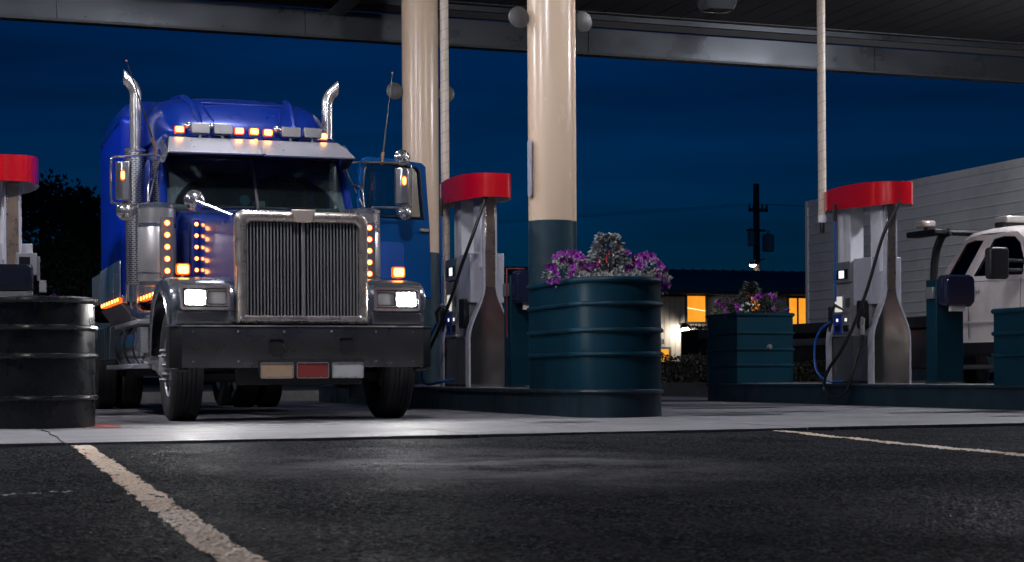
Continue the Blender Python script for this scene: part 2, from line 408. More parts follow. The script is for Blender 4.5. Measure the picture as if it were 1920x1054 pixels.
def planter(cx, y0, y1, h, ribs, m, label, near_round=True, hw=.45, bolt=False):
    t = thing('planter', (cx, (y0+y1)/2, .262), label, 'planter', 'steel planters on the pump islands')
    L = lambda pts, z: [(x-cx, y-(y0+y1)/2, z-.262) for x, y in pts]
    st = lambda g, q=near_round: stadium(cx, hw, y0, y1, q, not q, 16, g)
    g = MB(); g.loft([L(st(0), .262), L(st(0), h-.01), L(st(-.02), h-.01), L(st(-.02), h-.16)], cap=False)
    g.build('shell', m, t, smooth=30)
    MB().add(L(st(-.022), h-.10), [tuple(range(len(st(0))))]).build('soil', mat('potting_soil', (.02, .015, .011), .95, var=.4, bump=.3), t, smooth=0)
    MB().tube(L(st(.002), h-.012), .029, 8, closed=True).build('rim', m, t)
    for z in ribs: MB().tube(L(st(.004), z), .0235, 8, closed=True).build('rib', m, t)
    if bolt:
        MB().lathe([(.001,-.03),(.03,-.028),(.034,-.01),(.045,0)], (.07, y0-(y0+y1)/2, .52), 'y', 14).build('bolt', STEEL_DK, t)
    return t
planter(.917, 14.25, 15.6, 1.056, (.588, .82), BLACKP, 'black ribbed steel planter with rounded end at the left edge, left of the truck')
planter(6.33, 14.78, 15.95, 1.32, (.60, .83, 1.08), TEAL, 'tall teal ribbed planter of purple petunias in front of the beige column')
planter(11.41, 21.15, 22.0, 1.26, (.52, .75, .985), TEAL, 'teal planter with a flat bolted end behind the right fuel pump', near_round=False, bolt=True)
planter(11.41, 13.9, 15.15, 1.075, (.588, .82), TEAL, 'teal ribbed planter cut off by the right edge of the picture')

# ================================================================ CANOPY
def column(cx, cy, label, conduit=False):
    t = thing('canopy_column', (cx, cy, .262), label, 'column', 'round canopy columns')
    r = .243
    MB().lathe([(r, 1.78), (r, 5.6)], n=48).build('shaft', BEIGE, t)
    MB().lathe([(r+.0025, 0), (r+.0025, 1.78)], n=48).build('painted_base', GREYP, t)
    MB().lathe([(r+.05, 0), (r+.05, .02), (r+.01, .03)], n=32).build('base_plate', STEEL_DK, t)
    for s in (-1, 1):
        d = MB(); d.lathe([(.001, -.03), (.07, -.028), (.112, -.012), (.116, 0), (.11, .01), (.001, .01)], (s*(r+.118), -.02, 3.93), 'y', 32)
        d.build('round_reflector', mat('grey_disc', (.10, .098, .095), .45, .3, var=.12, vscale=9), t)
        MB().box(min(s*r*.9, s*(r+.05)), max(s*r*.9, s*(r+.05)), .0, .03, 3.89, 3.97).build('bracket', LILAC, t)
    if conduit:  # half-sunk edge rod along the column
        MB().cyl((r-.028, -.10, 1.78), (r-.028, -.10, 5.5), .035, n=16).build('conduit', BEIGE, t)  # half-sunk rod drawing an upright line along the column
        MB().cyl((r-.028, -.10, .02), (r-.028, -.10, 1.775), .0362, n=16).build('edge_rod_base', GREYP, t)
        MB().prism(rr(-.12, -.02, 2.03, 2.63, .03), 'x', -r-.03, -r-.015).build('sign_plate', LILAC, t)
        MB().box(-r-.0145, -r+.03, -.08, -.05, 2.2, 2.45).build('bracket', LILAC, t)
    return t
column(6.33, 16.47, 'near beige round column with grey base rising behind the petunia planter', True)
column(6.30, 21.25, 'far beige round column beside the open truck door')

can = thing('canopy', (6, 17, 5.0), 'dark steel fuel station canopy with ribbed soffit overhead', 'canopy')
def C(x0, x1, y0, y1, z0, z1, name, m, bev=.004):
    MB().box(x0-6, x1-6, y0-17, y1-17, z0-5, z1-5).build(name, m, can, smooth=0, bevel=bev)
# rear fascia beam: joined plates, bottom lip, upper ledge
bx = [-12, -7.4, -2.9, 1.7, 5.02, 9.25, 14.1, 18.6, 24, 30]
for i in range(len(bx)-1): C(bx[i]+.004, bx[i+1]-.004, 22.5, 22.56, 5.135, 5.5, 'fascia_plate', BEAM)
C(-12, 30, 22.44, 22.62, 5.095, 5.13, 'bottom_flange', mat('flange_dark_paint', (.03, .032, .035), .5, .3, var=.2))  # dark-painted flange along the beam's bottom edge
C(-12, 30, 22.38, 22.5, 5.60, 5.68, 'upper_ledge', BEAM)
C(-12, 30, 22.42, 22.5, 5.505, 5.6, 'ledge_dark_gap', mat('gap_paint', (.02, .02, .022), .7))  # solid dark strip between the fascia plates and the ledge
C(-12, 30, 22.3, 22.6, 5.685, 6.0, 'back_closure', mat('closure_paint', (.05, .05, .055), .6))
# inner purlins
C(-12, 5.35, 20.9, 21.02, 5.46, 5.62, 'purlin', BEAM); C(5.36, 5.5, 11.6, 22.37, 5.44, 5.62, 'cross_beam', BEAM)
C(5.30, 5.56, 11.6, 22.37, 5.425, 5.438, 'cross_beam_flange', BEAM)
C(-2.2, -2.06, 11.6, 22.37, 5.44, 5.62, 'cross_beam', BEAM)
# ribbed soffit: one strip per panel
w = .405; x = -8.0; k = 0
pan = None
while x < 25:
    if pan is None:
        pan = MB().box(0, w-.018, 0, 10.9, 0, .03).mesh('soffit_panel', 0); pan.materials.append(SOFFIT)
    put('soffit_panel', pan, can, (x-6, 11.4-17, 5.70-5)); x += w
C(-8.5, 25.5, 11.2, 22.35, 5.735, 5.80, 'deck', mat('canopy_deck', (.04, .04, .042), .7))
C(-8.5, 25.5, 11.05, 11.19, 5.3, 6.0, 'front_fascia', BEAM)

def canopy_lamp(x, y, strength, label, lit=True):
    t = thing('canopy_lamp', (x, y, 5.70), label, 'lamp', 'lamps under the canopy')
    MB().loft([rr_z(.26, .20, -.16), rr_z(.30, .24, -.155), rr_z(.30, .24, -.12), rr_z(.22, .17, -.0)]).build('housing', mat('lamp_housing', (.35, .34, .32), .5, var=.1), t)
    m = emis('lamp_diffuser', (.95, .945, 1.03), strength) if lit else mat('lamp_glass_off', (.08, .085, .09), .12, coat=.5)
    MB().loft([rr_z(.24, .18, -.165), rr_z(.235, .175, -.24), rr_z(.19, .14, -.33), rr_z(.06, .05, -.355)]).build('diffuser', m, t)
    if not lit:
        t.location.z = 5.57; MB().cyl((0, 0, 0), (0, 0, .14), .04, n=10).build('stem', STEEL_DK, t)
    return t
def rr_z(hx, hy, z): return [(a, b, z) for a, b in rr(-hx, hx, -hy, hy, min(hx, hy)*.35, 3)]
canopy_lamp(10.0, 19.8, 0, 'unlit square lamp under the dark canopy at the top of the picture', False)
canopy_lamp(3.5, 12.6, LAMP_MAIN, 'lit canopy lamp above the front of the truck lane')
canopy_lamp(3.2, 17.6, LAMP_MAIN*.3, 'lit canopy lamp right above the truck')
canopy_lamp(8.8, 14.6, LAMP_SIDE*.8, 'lit canopy lamp above the lane between the two fuel pumps')
canopy_lamp(-1.6, 13.4, LAMP_MAIN*1.1, 'lit canopy lamp left of the truck lane')
canopy_lamp(-1.7, 18.9, LAMP_MAIN*1.2, 'lit canopy lamp at the left rear of the canopy')
canopy_lamp(14.6, 17.0, LAMP_SIDE*3.4, 'lit canopy lamp above the white tow truck lane')

lot_lamp = thing('lot_lamp', (-4.6, 6.4, 0), 'tall lot lamp post standing left of the view', 'lamp post')
MB().tube([(0,0,-.05), (0,0,6.6)], [.09, .06], 12).build('post', STEEL_DK, lot_lamp)
MB().tube([(0,0,6.5), (.3,.1,6.72), (.8,.25,6.75)], .035, 8).build('arm', STEEL_DK, lot_lamp)
MB().prism(rr(-.32, .32, -.2, .2, .06), 'z', 6.70, 6.82).build('head', STEEL_DK, lot_lamp, loc=(1.05, .32, 0), bevel=.02)
MB().prism(rr(-.26, .26, -.15, .15, .05), 'z', 6.66, 6.70).build('diffuser', emis('lot_lamp_diffuser', (1, .93, .84), LOT_LAMP), lot_lamp, loc=(1.05, .32, 0))

# unseen shop added behind the viewer: glowing panes and fascia mirrored in chrome and steel
shop = thing('added_shop', (17, -11, 0), 'unseen shop added behind the viewer to be mirrored in the chrome', 'shop')
MB().box(-16, 16, -6, 0, 0, 4.2).build('wall', mat('added_shop_paint', (.2, .2, .2), .7, var=.1), shop, smooth=0)
MB().box(-16.2, 16.2, .25, .5, 2.2, 2.62).build('fascia', emis('added_red_glow', (1, .05, .03), .12), shop, smooth=0)
MB().box(-16.2, 16.2, 0, .6, 2.64, 2.8).build('added_eave', STEEL_DK, shop, smooth=0)
for k in range(11):
    x_ = -15.2 + k*2.8
    w_ = MB().frame(rr(x_-.06, x_+2.26, 1.14, 2.16, .01, 1), rr(x_, x_+2.2, 1.2, 2.1, .01, 1), 0.01, .12).build('window', STEEL_DK, shop, smooth=0)  # window frame of the added unseen shop
    if k % 3 != 2: MB().box(x_, x_+2.2, .02, .03, 1.2, 2.1).build('pane', emis('added_window_glow', (1, .94, .88), .2 + .3*((k*7) % 3)), w_, smooth=0)
# ================================================================ BLUE CONVENTIONAL TRUCK
# local frame: origin under the front axle, -y is forward, x to the right of the picture
TX, TY = 3.30, 15.70
truck = thing('semi_truck', (TX, TY, 0), 'blue long nosed semi truck with chrome grille, lit headlights and open door', 'truck')
P = lambda x, y, z: (x-TX, y-TY, z)          # world -> truck

# ---- wheels
def tyre_profile(w, r=.52):
    h = w/2; p = [(.29, -h*.80), (.36, -h*.98), (.44, -h), (.49, -h*.93), (r-.008, -h*.80)]
    xs_ = [-.78, -.46, -.42, -.17, -.13, .13, .17, .42, .46, .78]
    for i, q in enumerate(xs_):
        p.append((r-.014 if False else r, h*q))
        if i in (1, 3, 5, 7): p += [(r-.014, h*q+.001), (r-.014, h*xs_[i+1]-.001)]
    p += [(r-.008, h*.80), (.49, h*.93), (.44, h), (.36, h*.98), (.29, h*.80)]
    return p
def wheel(x, y, w, side, dual=False):
    """side -1: outer face towards -x"""
    o = MB().lathe([(.25, -.05), (.25, .05)], (0,0,0), 'x', 24).build('wheel', STEEL_DK, truck, loc=(x, y, .52))
    MB().lathe(tyre_profile(w), (0,0,0), 'x', 56, cap=False).build('tyre', TYRE, o, smooth=30)
    s = side; h = w/2
    if not dual:
        pr_ = [(.30, s*h*.80), (.292, s*h*.86), (.278, s*h*.80), (.262, s*h*.55), (.235, s*h*.72), (.17, s*h*.86), (.12, s*h*.90), (.112, s*h*1.25), (.09, s*h*1.36), (.001, s*h*1.38)]
    else:
        pr_ = [(.30, s*h*.80), (.285, s*h*.8), (.27, s*h*.2), (.2, -s*h*.4), (.13, -s*h*.5), (.125, s*h*.9), (.10, s*h*1.0), (.001, s*h*1.0)]
    MB().lathe(pr_, (0,0,0), 'x', 40).build('rim', ALU, o, smooth=40)
    if not dual:
        for k in range(10):
            a = 2*PI*(k+.5)/10; cy, cz = .208*math.cos(a), .208*math.sin(a)
            MB().lathe([(.036, s*h*.84), (.030, s*h*.70), (.026, s*h*.62), (.001, s*h*.62)], (0, cy, cz), 'x', 12).build('hand_hole', BLACK, o)
            a = 2*PI*k/10; cy, cz = .143*math.cos(a), .143*math.sin(a)
            MB().lathe([(.020, s*h*.86), (.020, s*(h*.86+.028)), (.026, s*(h*.86+.03)), (.018, s*(h*.86+.06)), (.012, s*(h*.86+.072)), (.001, s*(h*.86+.073))], (0, cy, cz), 'x', 8).build('lug_nut_cover', STEEL_DK, o)
    return o
wheel(-1.005, 0, .29, -1); wheel(1.005, 0, .29, 1)
for ya in (6.4, 7.7):
    for s in (-1, 1):
        wheel(s*1.075, ya, .28, s, True); wheel(s*.755, ya, .28, -s, True)
    MB().cyl((-.7, ya, .52), (.7, ya, .52), .1, n=12).build('axle', CHASSIS, truck)
# ---- chassis
for s in (-1, 1): MB().box(s*.43-.04, s*.43+.04, -.45, 8.6, .72, .98).build('frame_rail', CHASSIS, truck, bevel=.01)
MB().box(-.9, .9, -.05, .05, .36, .46).build('front_axle_beam', CHASSIS, truck, bevel=.02)
for s in (-1, 1):
    MB().tube([(s*.43, -.6, .62), (s*.43, -.3, .52), (s*.43, 0, .48), (s*.43, .4, .52), (s*.43, .75, .62)], .045, 6).build('leaf_spring', CHASSIS, truck)
MB().box(-.32, .32, -.3, .6, .5, .75).build('oil_pan', CHASSIS, truck, bevel=.05)
MB().sphere((.62, .25, .42), .13, sx=1.3, sy=1.2, sz=1.0).build('steering_gear', CHASSIS, truck)
MB().box(-.62, .55, -.74, -.70, .33, .60).build('lower_valance', CHASSIS, truck, bevel=.015)
MB().cyl((.2, 1, .62), (.1, 6.2, .55), .06, n=10).build('drive_shaft', CHASSIS, truck)
MB().box(-.9, .9, 8.6, 8.7, .45, .95).build('rear_crossmember', CHASSIS, truck, bevel=.01)
MB().lathe([(.35, 0), (.42, .06), (.40, .1), (.001, .11)], (0, 7.05, 1.0), 'z', 20).build('fifth_wheel_plate', CHASSIS, truck)
# ---- bumper (wrap-round steel) with tow openings, lower lip ends
def bumper_ring(z, gx=0, gy=0):
    return [(-1.225-gx, -.62, z), (-1.215-gx, -.74-gy, z), (-1.12, -.83-gy, z), (-.6, -.855-gy, z), (0, -.862-gy, z), (.6, -.855-gy, z), (1.12, -.83-gy, z), (1.215+gx, -.74-gy, z), (1.225+gx, -.62, z),
            (1.19, -.62, z), (1.10, -.78, z), (.6, -.80, z), (0, -.805, z), (-.6, -.80, z), (-1.10, -.78, z), (-1.19, -.62, z)]
bp = MB().loft([bumper_ring(.49), bumper_ring(.505, .006, .006), bumper_ring(.84, .006, .006), bumper_ring(.86)]).build('bumper', BUMPER, truck, smooth=30)
MB().loft([bumper_ring(.861, .012, .012), bumper_ring(.873, .012, .012)]).build('top_lip', CHROME, bp, smooth=30)
for xa, xb, za in ((2.96-TX, 3.09-TX, .62), (3.61-TX, 3.74-TX, .635)):
    MB().prism(rr(xa, xb, za, za+.125, .02), 'y', -.8655, -.80).build('tow_opening', mat('opening_black', (.004, .004, .004), .8), bp)
    MB().frame(rr(xa-.008, xb+.008, za-.008, za+.133, .024), rr(xa, xb, za, za+.125, .02), -.875, -.86).build('opening_trim', BUMPER, bp)
for s in (-1, 1):
    MB().box(s*1.13-.075, s*1.13+.075, -.80, -.70, .455, .49).build('bumper_end_lip', BUMPER, bp, bevel=.01)
for xa, xb, m_, nm in ((2.872, 3.176, (.42, .29, .19), 'tan'), (3.204, 3.503, (.24, .035, .028), 'red'), (3.531, 3.829, (.45, .45, .46), 'white')):
    g = MB().prism(rr(xa-TX, xb-TX, .39, .537, .018), 'y', -.895, -.888).build('licence_plate', mat(nm+'_plate', m_, .45, var=.08), truck, label='blank %s licence plate under the bumper' % nm)
    MB().frame(rr(xa-TX, xb-TX, .39, .537, .018), rr(xa-TX+.008, xb-TX-.008, .398, .529, .014), -.902, -.8885).build('plate_rim', STEEL, g)
    for sx in (.25, .75):
        for z in (.403, .523): MB().lathe([(.001, -.006), (.006, -.005), (.007, 0)], (xa-TX+(xb-xa)*sx, -.896, z), 'y', 8).build('screw', STEEL_DK, g)
MB().box(-.44, .54, -.886, -.862, .42, .56).build('plate_bracket', CHASSIS, truck)
for xb in (-1.02, -.62, -.2, .24, .66, 1.02):
    for zb in (.545, .815): MB().sphere((xb, -.863+.03*abs(xb)**3, zb), .013, 8, 5).build('bumper_bolt', STEEL_DK, bp)
# ---- grille
gx0, gx1, gz0, gz1 = -.612, .618, .893, 1.925
outer = rr(gx0, gx1, gz0, gz1, [.11, .07, .015, .015], 6); inner = rr(-.52, .535, .968, 1.825, [.07, .07, .012, .012], 6)
fr = MB(); n_ = len(outer); lerp = lambda t: [(a[0]+(b[0]-a[0])*t, a[1]+(b[1]-a[1])*t) for a, b in zip(outer, inner)]
fr.loft([[(x, -.62, z) for x, z in outer], [(x, -.735, z) for x, z in outer], [(x, -.755, z) for x, z in lerp(.12)], [(x, -.765, z) for x, z in lerp(.5)], [(x, -.755, z) for x, z in lerp(.9)], [(x, -.735, z) for x, z in inner], [(x, -.63, z) for x, z in inner]], cap=False)
gr = fr.build('grille_surround', mat('grille_chrome', (.66, .57, .50), .30, .88, var=.12, rvar=.08, vscale=6), truck, smooth=50)
MB().box(-.52, .535, -.66, -.63, .97, 1.83).build('grille_screen', mat('grille_mesh', (.006, .006, .007), .7), gr)
bar = MB().box(-.0065, .0065, -.012, .012, 0, .85).mesh('grille_bar', 0); bar.materials.append(STEEL)
for k in range(34):
    x = -.505 + k*(1.04-.015)/33
    if abs(x-.008) < .022: continue
    put('grille_bar', bar, gr, (x, -.705, .97))
MB().box(-.008, .026, -.735, -.69, .968, 1.826).build('center_bar', STEEL, gr, bevel=.004)
MB().prism([(-.112, 1.935), (.115, 1.94), (.072, 1.82), (-.066, 1.82)], 'y', -.79, -.755).build('emblem_plate', mat('emblem_metal', (.70, .58, .49), .32, .7, var=.08), gr, bevel=.006)
for s in (-.57, .575): MB().lathe([(.001, -.02), (.016, -.016), (.02, 0)], (s, -.765, .935), 'y', 10).build('bolt', STEEL, gr)
# ---- hood
def hood_ring(y, w, zb, zt, r=.10, crown=.035):
    half = [(w, zb), (w*1.005, zb+(zt-zb)*.5), (w, zt-r)]
    half += [(w-r+r*math.cos(R(a)), zt-r+r*math.sin(R(a))) for a in (25, 45, 65, 90)]
    half += [(w*.5, zt+crown*.75)]
    pts = [(x, y, z) for x, z in half] + [(0, y, zt+crown)] + [(-x, y, z) for x, z in reversed(half)]
    return pts
MB().loft([hood_ring(-.65, .60, .89, 1.90), hood_ring(-.3, .625, .89, 1.93), hood_ring(.3, .70, .9, 1.99), hood_ring(.9, .78, .95, 2.05), hood_ring(1.25, .84, 1.0, 2.09)]).build('hood', BLUE, truck, smooth=40)
MB().loft([[(x*1.02, y, z) for x, y, z in hood_ring(1.26, .85, 1.2, 2.095)], [(x*1.02, y, z) for x, y, z in hood_ring(1.42, .93, 1.2, 2.12)]]).build('cowl', BLUE, truck, smooth=40)
for s in (-1, 1):
    MB().tube([(s*.845, .88, 1.0), (s*.79, .88, 1.5), (s*.785, .88, 1.93), (s*.70, .88, 2.045), (s*.3, .88, 2.08), (0, .88, 2.09)], .006, 5).build('hood_seam', BLACK, truck)
    MB().box(s*.79-.02, s*.79+.02, .72, .78, 1.28, 1.40).build('hood_latch', BLACK, truck, bevel=.006)
def amber_round(parent, loc, r=.026, axis='y', name='marker_light'):
    a = Vector((0, -1, 0)) if axis == 'y' else Vector((-1, 0, 0))
    c = Vector(loc)
    o = MB().lathe([(r*1.35, 0), (r*1.3, -.008), (r*1.05, -.010), (r*1.0, -.004)], (0,0,0), axis, 14).build(name, AMBERLENS, parent, loc=loc)
    MB().lathe([(r*.98, -.004), (r*.8, -.012), (r*.4, -.016), (.001, -.017)], (0,0,0), axis, 12).build('lens', AMBERCORE, o)
    return o
def amber_box(parent, loc, hx, hz, d=.03, name='marker_light'):
    o = MB().frame(rr(-hx, hx, -hz, hz, hz*.4), rr(-hx*.8, hx*.8, -hz*.76, hz*.76, hz*.35), -d, d*.3).build(name, AMBERLENS, parent, loc=loc)
    MB().prism(rr(-hx*.8, hx*.8, -hz*.76, hz*.76, hz*.35), 'y', -d-.004, -d+.012).build('lens', AMBERCORE, o)
    return o
for s in (-1, 1):
    pl = MB().box(-.03, .03, -.012, 0, -.30, .26).build('light_strip', BLUE, truck, loc=(s*.765, .57, 1.69), rot=(0, 0, s*.12))
    for k in range(5): amber_round(pl, (-.0, -.013, -.235+k*.112), .017)
# ---- fenders (solid of revolution-like profile with wheel arch)
def arc(cy, cz, r, a0, a1, n): return [(cy + r*math.cos(R(a0+(a1-a0)*i/n)), cz + r*math.sin(R(a0+(a1-a0)*i/n))) for i in range(n+1)]
prof = [(-.66, .875), (-.685, 1.0), (-.68, 1.16), (-.63, 1.25), (-.52, 1.305), (-.3, 1.335), (0, 1.335), (.3, 1.30), (.55, 1.21), (.74, 1.05), (.84, .80), (.86, .62)] + arc(.0, .55, .66, 6, 150, 18) + [(-.60, .875)]
for s in (-1, 1):
    a, b = sorted((s*.60, s*1.20))
    # outer edge narrows a little: loft through x
    cxp = 1.0
    def shrink(q, k): return [(y*k, .86+(z-.86)*(k if z > .86 else 1)) for y, z in q]
    rings = [[(s*.60, y, z) for y, z in prof], [(s*1.08, y, z) for y, z in prof], [(s*1.17, y, z) for y, z in shrink(prof, .985)], [(s*1.20, y, z) for y, z in shrink(prof, .955)]]
    fd = MB().loft(rings).build('fender', mat('fender_silver_blue', (.30, .32, .36), .24, .85, var=.1, rvar=.08, vscale=4), truck, smooth=45)
    MB().tube([(s*1.2, y, z) for y, z in arc(0, .55, .66, 6, 150, 22)], .014, 6).build('arch_trim', CHROME, fd)
    # headlamp housing: chrome bezel, lit outer lamp, unlit inner lamp
    hx = s*.895
    bz = MB().frame(rr(hx-.225, hx+.225, 1.015, 1.235, .03), rr(hx-.205, hx+.205, 1.038, 1.212, .02), -.755, -.66).build('headlamp_bezel', CHROME, truck)
    MB().box(hx-.206, hx+.206, -.70, -.665, 1.036, 1.214).build('reflector_back', STEEL, bz)
    xo, xi = s*.985, s*.79
    lp_ = MB().frame(rr(xo-.098, xo+.098, 1.052, 1.198, .02), rr(xo-.088, xo+.088, 1.062, 1.188, .016), -.745, -.70).build('lamp_rim', CHROME, bz)
    MB().loft([[(x, -.705, z) for x, z in rr(xo-.087, xo+.087, 1.063, 1.187, .016)], [(x, -.752, z) for x, z in rr(xo-.08, xo+.08, 1.068, 1.182, .016)], [(x, -.765, z) for x, z in rr(xo-.03, xo+.03, 1.11, 1.14, .01)]]).build('lit_lens', LAMPCORE, bz)
    MB().frame(rr(xi-.098, xi+.098, 1.052, 1.198, .02), rr(xi-.088, xi+.088, 1.062, 1.188, .016), -.745, -.70).build('lamp_rim', CHROME, bz)
    MB().loft([[(x, -.705, z) for x, z in rr(xi-.087, xi+.087, 1.063, 1.187, .016)], [(x, -.735, z) for x, z in rr(xi-.08, xi+.08, 1.07, 1.18, .016)]]).build('unlit_lens', mat('lamp_glass', (.22, .23, .24), .12, .3, coat=.8), bz)
    MB().box(s*.9-.24, s*.9+.24, -.70, -.672, .885, 1.0).build('lamp_panel', mat('panel_grey', (.25, .25, .26), .35, .7, var=.1), truck, bevel=.01)
    ts = amber_box(truck, (s*1.03, -.30, 1.405), .062, .052, .035, 'turn_signal')
    MB().cyl((0, 0, -.05), (0, .02, -.09), .015, n=8).build('stalk', CHROME, ts)
    MB().box(s*.93-.10, s*.93+.10, .86, .88, .18, .68).build('mud_flap', mat('mud_flap', (.03, .045, .055), .5, var=.2), truck, bevel=.004)
# ---- air cleaners with light bars
for s in (-1, 1):
    cx, cy = s*1.065, 1.2
    ac = MB().lathe([(.13, 1.33), (.16, 1.345), (.185, 1.37), (.188, 1.42), (.19, 1.425), (.19, 1.93), (.187, 1.935)], (cx, cy, 0), 'z', 36).build('air_cleaner', mat('air_cleaner_steel', (.60, .58, .57), .34, .7, var=.06, rvar=.05, vscale=2), truck)
    MB().lathe([(.187, 1.94), (.187, 2.11)], (cx, cy, 0), 'z', 36).build('screen', None or SCREEN if 'SCREEN' in globals() else STEEL, ac)
    MB().lathe([(.19, 2.105), (.198, 2.11), (.198, 2.14), (.18, 2.155), (.001, 2.165)], (cx, cy, 0), 'z', 36).build('cap', CHROME, ac)
    for z in (1.945, 1.925, 1.455): MB().lathe([(.188, z-.012), (.197, z-.008), (.197, z+.008), (.188, z+.012)], (cx, cy, 0), 'z', 36, cap=False).build('band', CHROME, ac)
    px = -.992 if s < 0 else 1.085
    lb = MB().prism(rr(-.062, .062, -.30, .30, .015), 'y', -.008, .008).build('light_bar', CHROME, truck, loc=(px, .985, 1.705))
    for k in range(5): amber_round(lb, (0, -.009, -.236+k*.1195), .024)
    MB().lathe([(.03, -.01), (.03, -.04), (.001, -.045)], (cx+(.09 if s < 0 else -.09), cy-.18, 1.36), 'z', 10).build('drain', AMBERLENS if False else CHROME, ac)
# ---- cab
def cab_ring(y, wb, wt, zb, zt, r=.12):
    half = [(wb, zb), (wb*1.01, zb+.5*(zt-zb)*.9)]
    half += [(wt+.02, zt-r*1.6)] + [(wt-r+r*math.cos(R(a)), zt-r+r*math.sin(R(a))) for a in (0, 30, 60, 90)] + [(wt*.5, zt+.03)]
    return [(x, y, z) for x, z in half] + [(0, y, zt+.04)] + [(-x, y, z) for x, z in reversed(half)]
# lower cab shell (below the glass), roof shell and pillars kept apart so the glass is a real opening
MB().loft([[(x, y, z) for x, y, z in cab_ring(1.43, .98, .96, 1.2, 2.13, .06)], cab_ring(2.95, 1.0, .98, 1.2, 2.13, .06)]).build('cab_body', BLUE, truck, smooth=40)
MB().loft([cab_ring(1.62, .955, .93, 2.72, 2.90, .1), cab_ring(1.78, .955, .94, 2.70, 2.985, .12), cab_ring(2.95, .97, .95, 2.70, 3.02, .12)]).build('cab_roof', BLUE, truck, smooth=40)
for s in (-1, 1):
    MB().tube([(s*.975, 1.33, 2.10), (s*.945, 1.72, 2.76)], [.045, .05], 8).build('windshield_pillar', BLUE, truck)
    MB().box(s*.97-.03, s*.97+.03, 2.35, 2.95, 2.1, 2.75).build('rear_pillar', BLUE, truck, bevel=.015)
MB().box(-.015+.0, .02, 1.30, 1.34, 2.10, 2.14).build('divider_foot', BLACK, truck)
MB().tube([(-.005, 1.335, 2.12), (-.005, 1.715, 2.76)], .017, 8).build('windshield_divider', STEEL_DK, truck)
# windshield panes with wiped arcs in the road film
def film_glass():
    m = bpy.data.materials.new('windshield_glass'); m.use_nodes = True; n, l = m.node_tree.nodes, m.node_tree.links; n.clear()
    o = n.new('ShaderNodeOutputMaterial'); t = n.new('ShaderNodeBsdfTransparent'); t.inputs[0].default_value = (.62, .72, .72, 1)
    g = n.new('ShaderNodeBsdfGlossy'); g.inputs['Roughness'].default_value = .015; f = n.new('ShaderNodeFresnel'); f.inputs[0].default_value = 1.5
    mx = n.new('ShaderNodeMixShader'); l.new(f.outputs[0], mx.inputs[0]); l.new(t.outputs[0], mx.inputs[1]); l.new(g.outputs[0], mx.inputs[2])
    d = n.new('ShaderNodeBsdfDiffuse'); d.inputs[0].default_value = (.22, .30, .31, 1)
    tc = n.new('ShaderNodeTexCoord'); sub = n.new('ShaderNodeVectorMath'); sub.operation = 'DISTANCE'
    ab = n.new('ShaderNodeVectorMath'); ab.operation = 'ABSOLUTE'; l.new(tc.outputs['Object'], ab.inputs[0])
    l.new(ab.outputs[0], sub.inputs[0]); sub.inputs[1].default_value = (.32, 1.36, 2.02)
    r_ = n.new('ShaderNodeMapRange'); r_.inputs['From Min'].default_value = .555; r_.inputs['From Max'].default_value = .575; r_.inputs['To Min'].default_value = .05; r_.inputs['To Max'].default_value = .55
    l.new(sub.outputs['Value'], r_.inputs['Value'])
    nz = n.new('ShaderNodeTexNoise'); nz.inputs['Scale'].default_value = 5; nz.inputs['Detail'].default_value = 6; l.new(tc.outputs['Object'], nz.inputs['Vector'])
    mu = n.new('ShaderNodeMath'); mu.operation = 'MULTIPLY'; l.new(r_.outputs[0], mu.inputs[0]); l.new(nz.outputs['Fac'], mu.inputs[1])
    m2 = n.new('ShaderNodeMixShader'); l.new(mu.outputs[0], m2.inputs[0]); l.new(mx.outputs[0], m2.inputs[1]); l.new(d.outputs[0], m2.inputs[2]); l.new(m2.outputs[0], o.inputs[0]); return m
FILM = film_glass()
for s in (-1, 1):
    q = [(s*.012, 1.333, 2.12), (s*.945, 1.36, 2.12), (s*.915, 1.735, 2.76), (s*.012, 1.713, 2.76)]
    MB().loft([q, [(x, y+.006, z) for x, y, z in q]]).build('windshield_pane', FILM, truck, smooth=0)
    MB().tube([(s*.965, 1.345, 2.12), (s*.93, 1.725, 2.75)], .014, 6).build('pane_gasket', BLACK, truck)
    # wiper
    MB().tube([(s*.40, 1.30, 2.10), (s*.60, 1.33, 2.165), (s*.30, 1.345, 2.17)], .009, 6).build('wiper', BLACK, truck)
MB().box(-.95, .95, 1.30, 1.36, 2.085, 2.125).build('lower_gasket', BLACK, truck, bevel=.01)
# interior
MB().box(-.9, .9, 1.45, 1.72, 2.128, 2.185).build('dash_top', DASH, truck, bevel=.02)
MB().box(-.9, .9, 2.92, 2.95, 2.1, 2.72).build('cab_back_wall', INTERIOR, truck)
for s in (-1, 1):
    MB().prism(rr(s*.5-.22, s*.5+.22, 2.1, 2.55, .08), 'y', 2.35, 2.5).build('seat_back', INTERIOR, truck, bevel=.02)
    MB().prism(rr(s*.5-.12, s*.5+.12, 2.53, 2.68, .05), 'y', 2.36, 2.48).build('headrest', INTERIOR, truck, bevel=.02)
MB().tube([(.5+.2*math.cos(2*PI*i/24), 1.78+.1*math.sin(2*PI*i/24), 2.2+.17*math.sin(2*PI*i/24)) for i in range(24)], .016, 6, closed=True).build('steering_wheel', BLACK, truck)
MB().lathe([(.001, -.02), (.05, -.015), (.055, 0), (.001, .02)], (-.10, 1.6, 2.26), 'y', 16).build('dash_fan', mat('fan_blue', (.05, .16, .24), .3), truck)
MB().box(-.02, .1, 1.5, 1.6, 2.186, 2.25).build('dash_console', DASH, truck, bevel=.01)
for s in (-1, 1): MB().prism(rr(s*.46-.40, s*.46+.40, 2.57, 2.71, .03), 'y', 1.78, 1.80).build('sun_visor', mat('visor_grey', (.07, .065, .06), .8), truck)
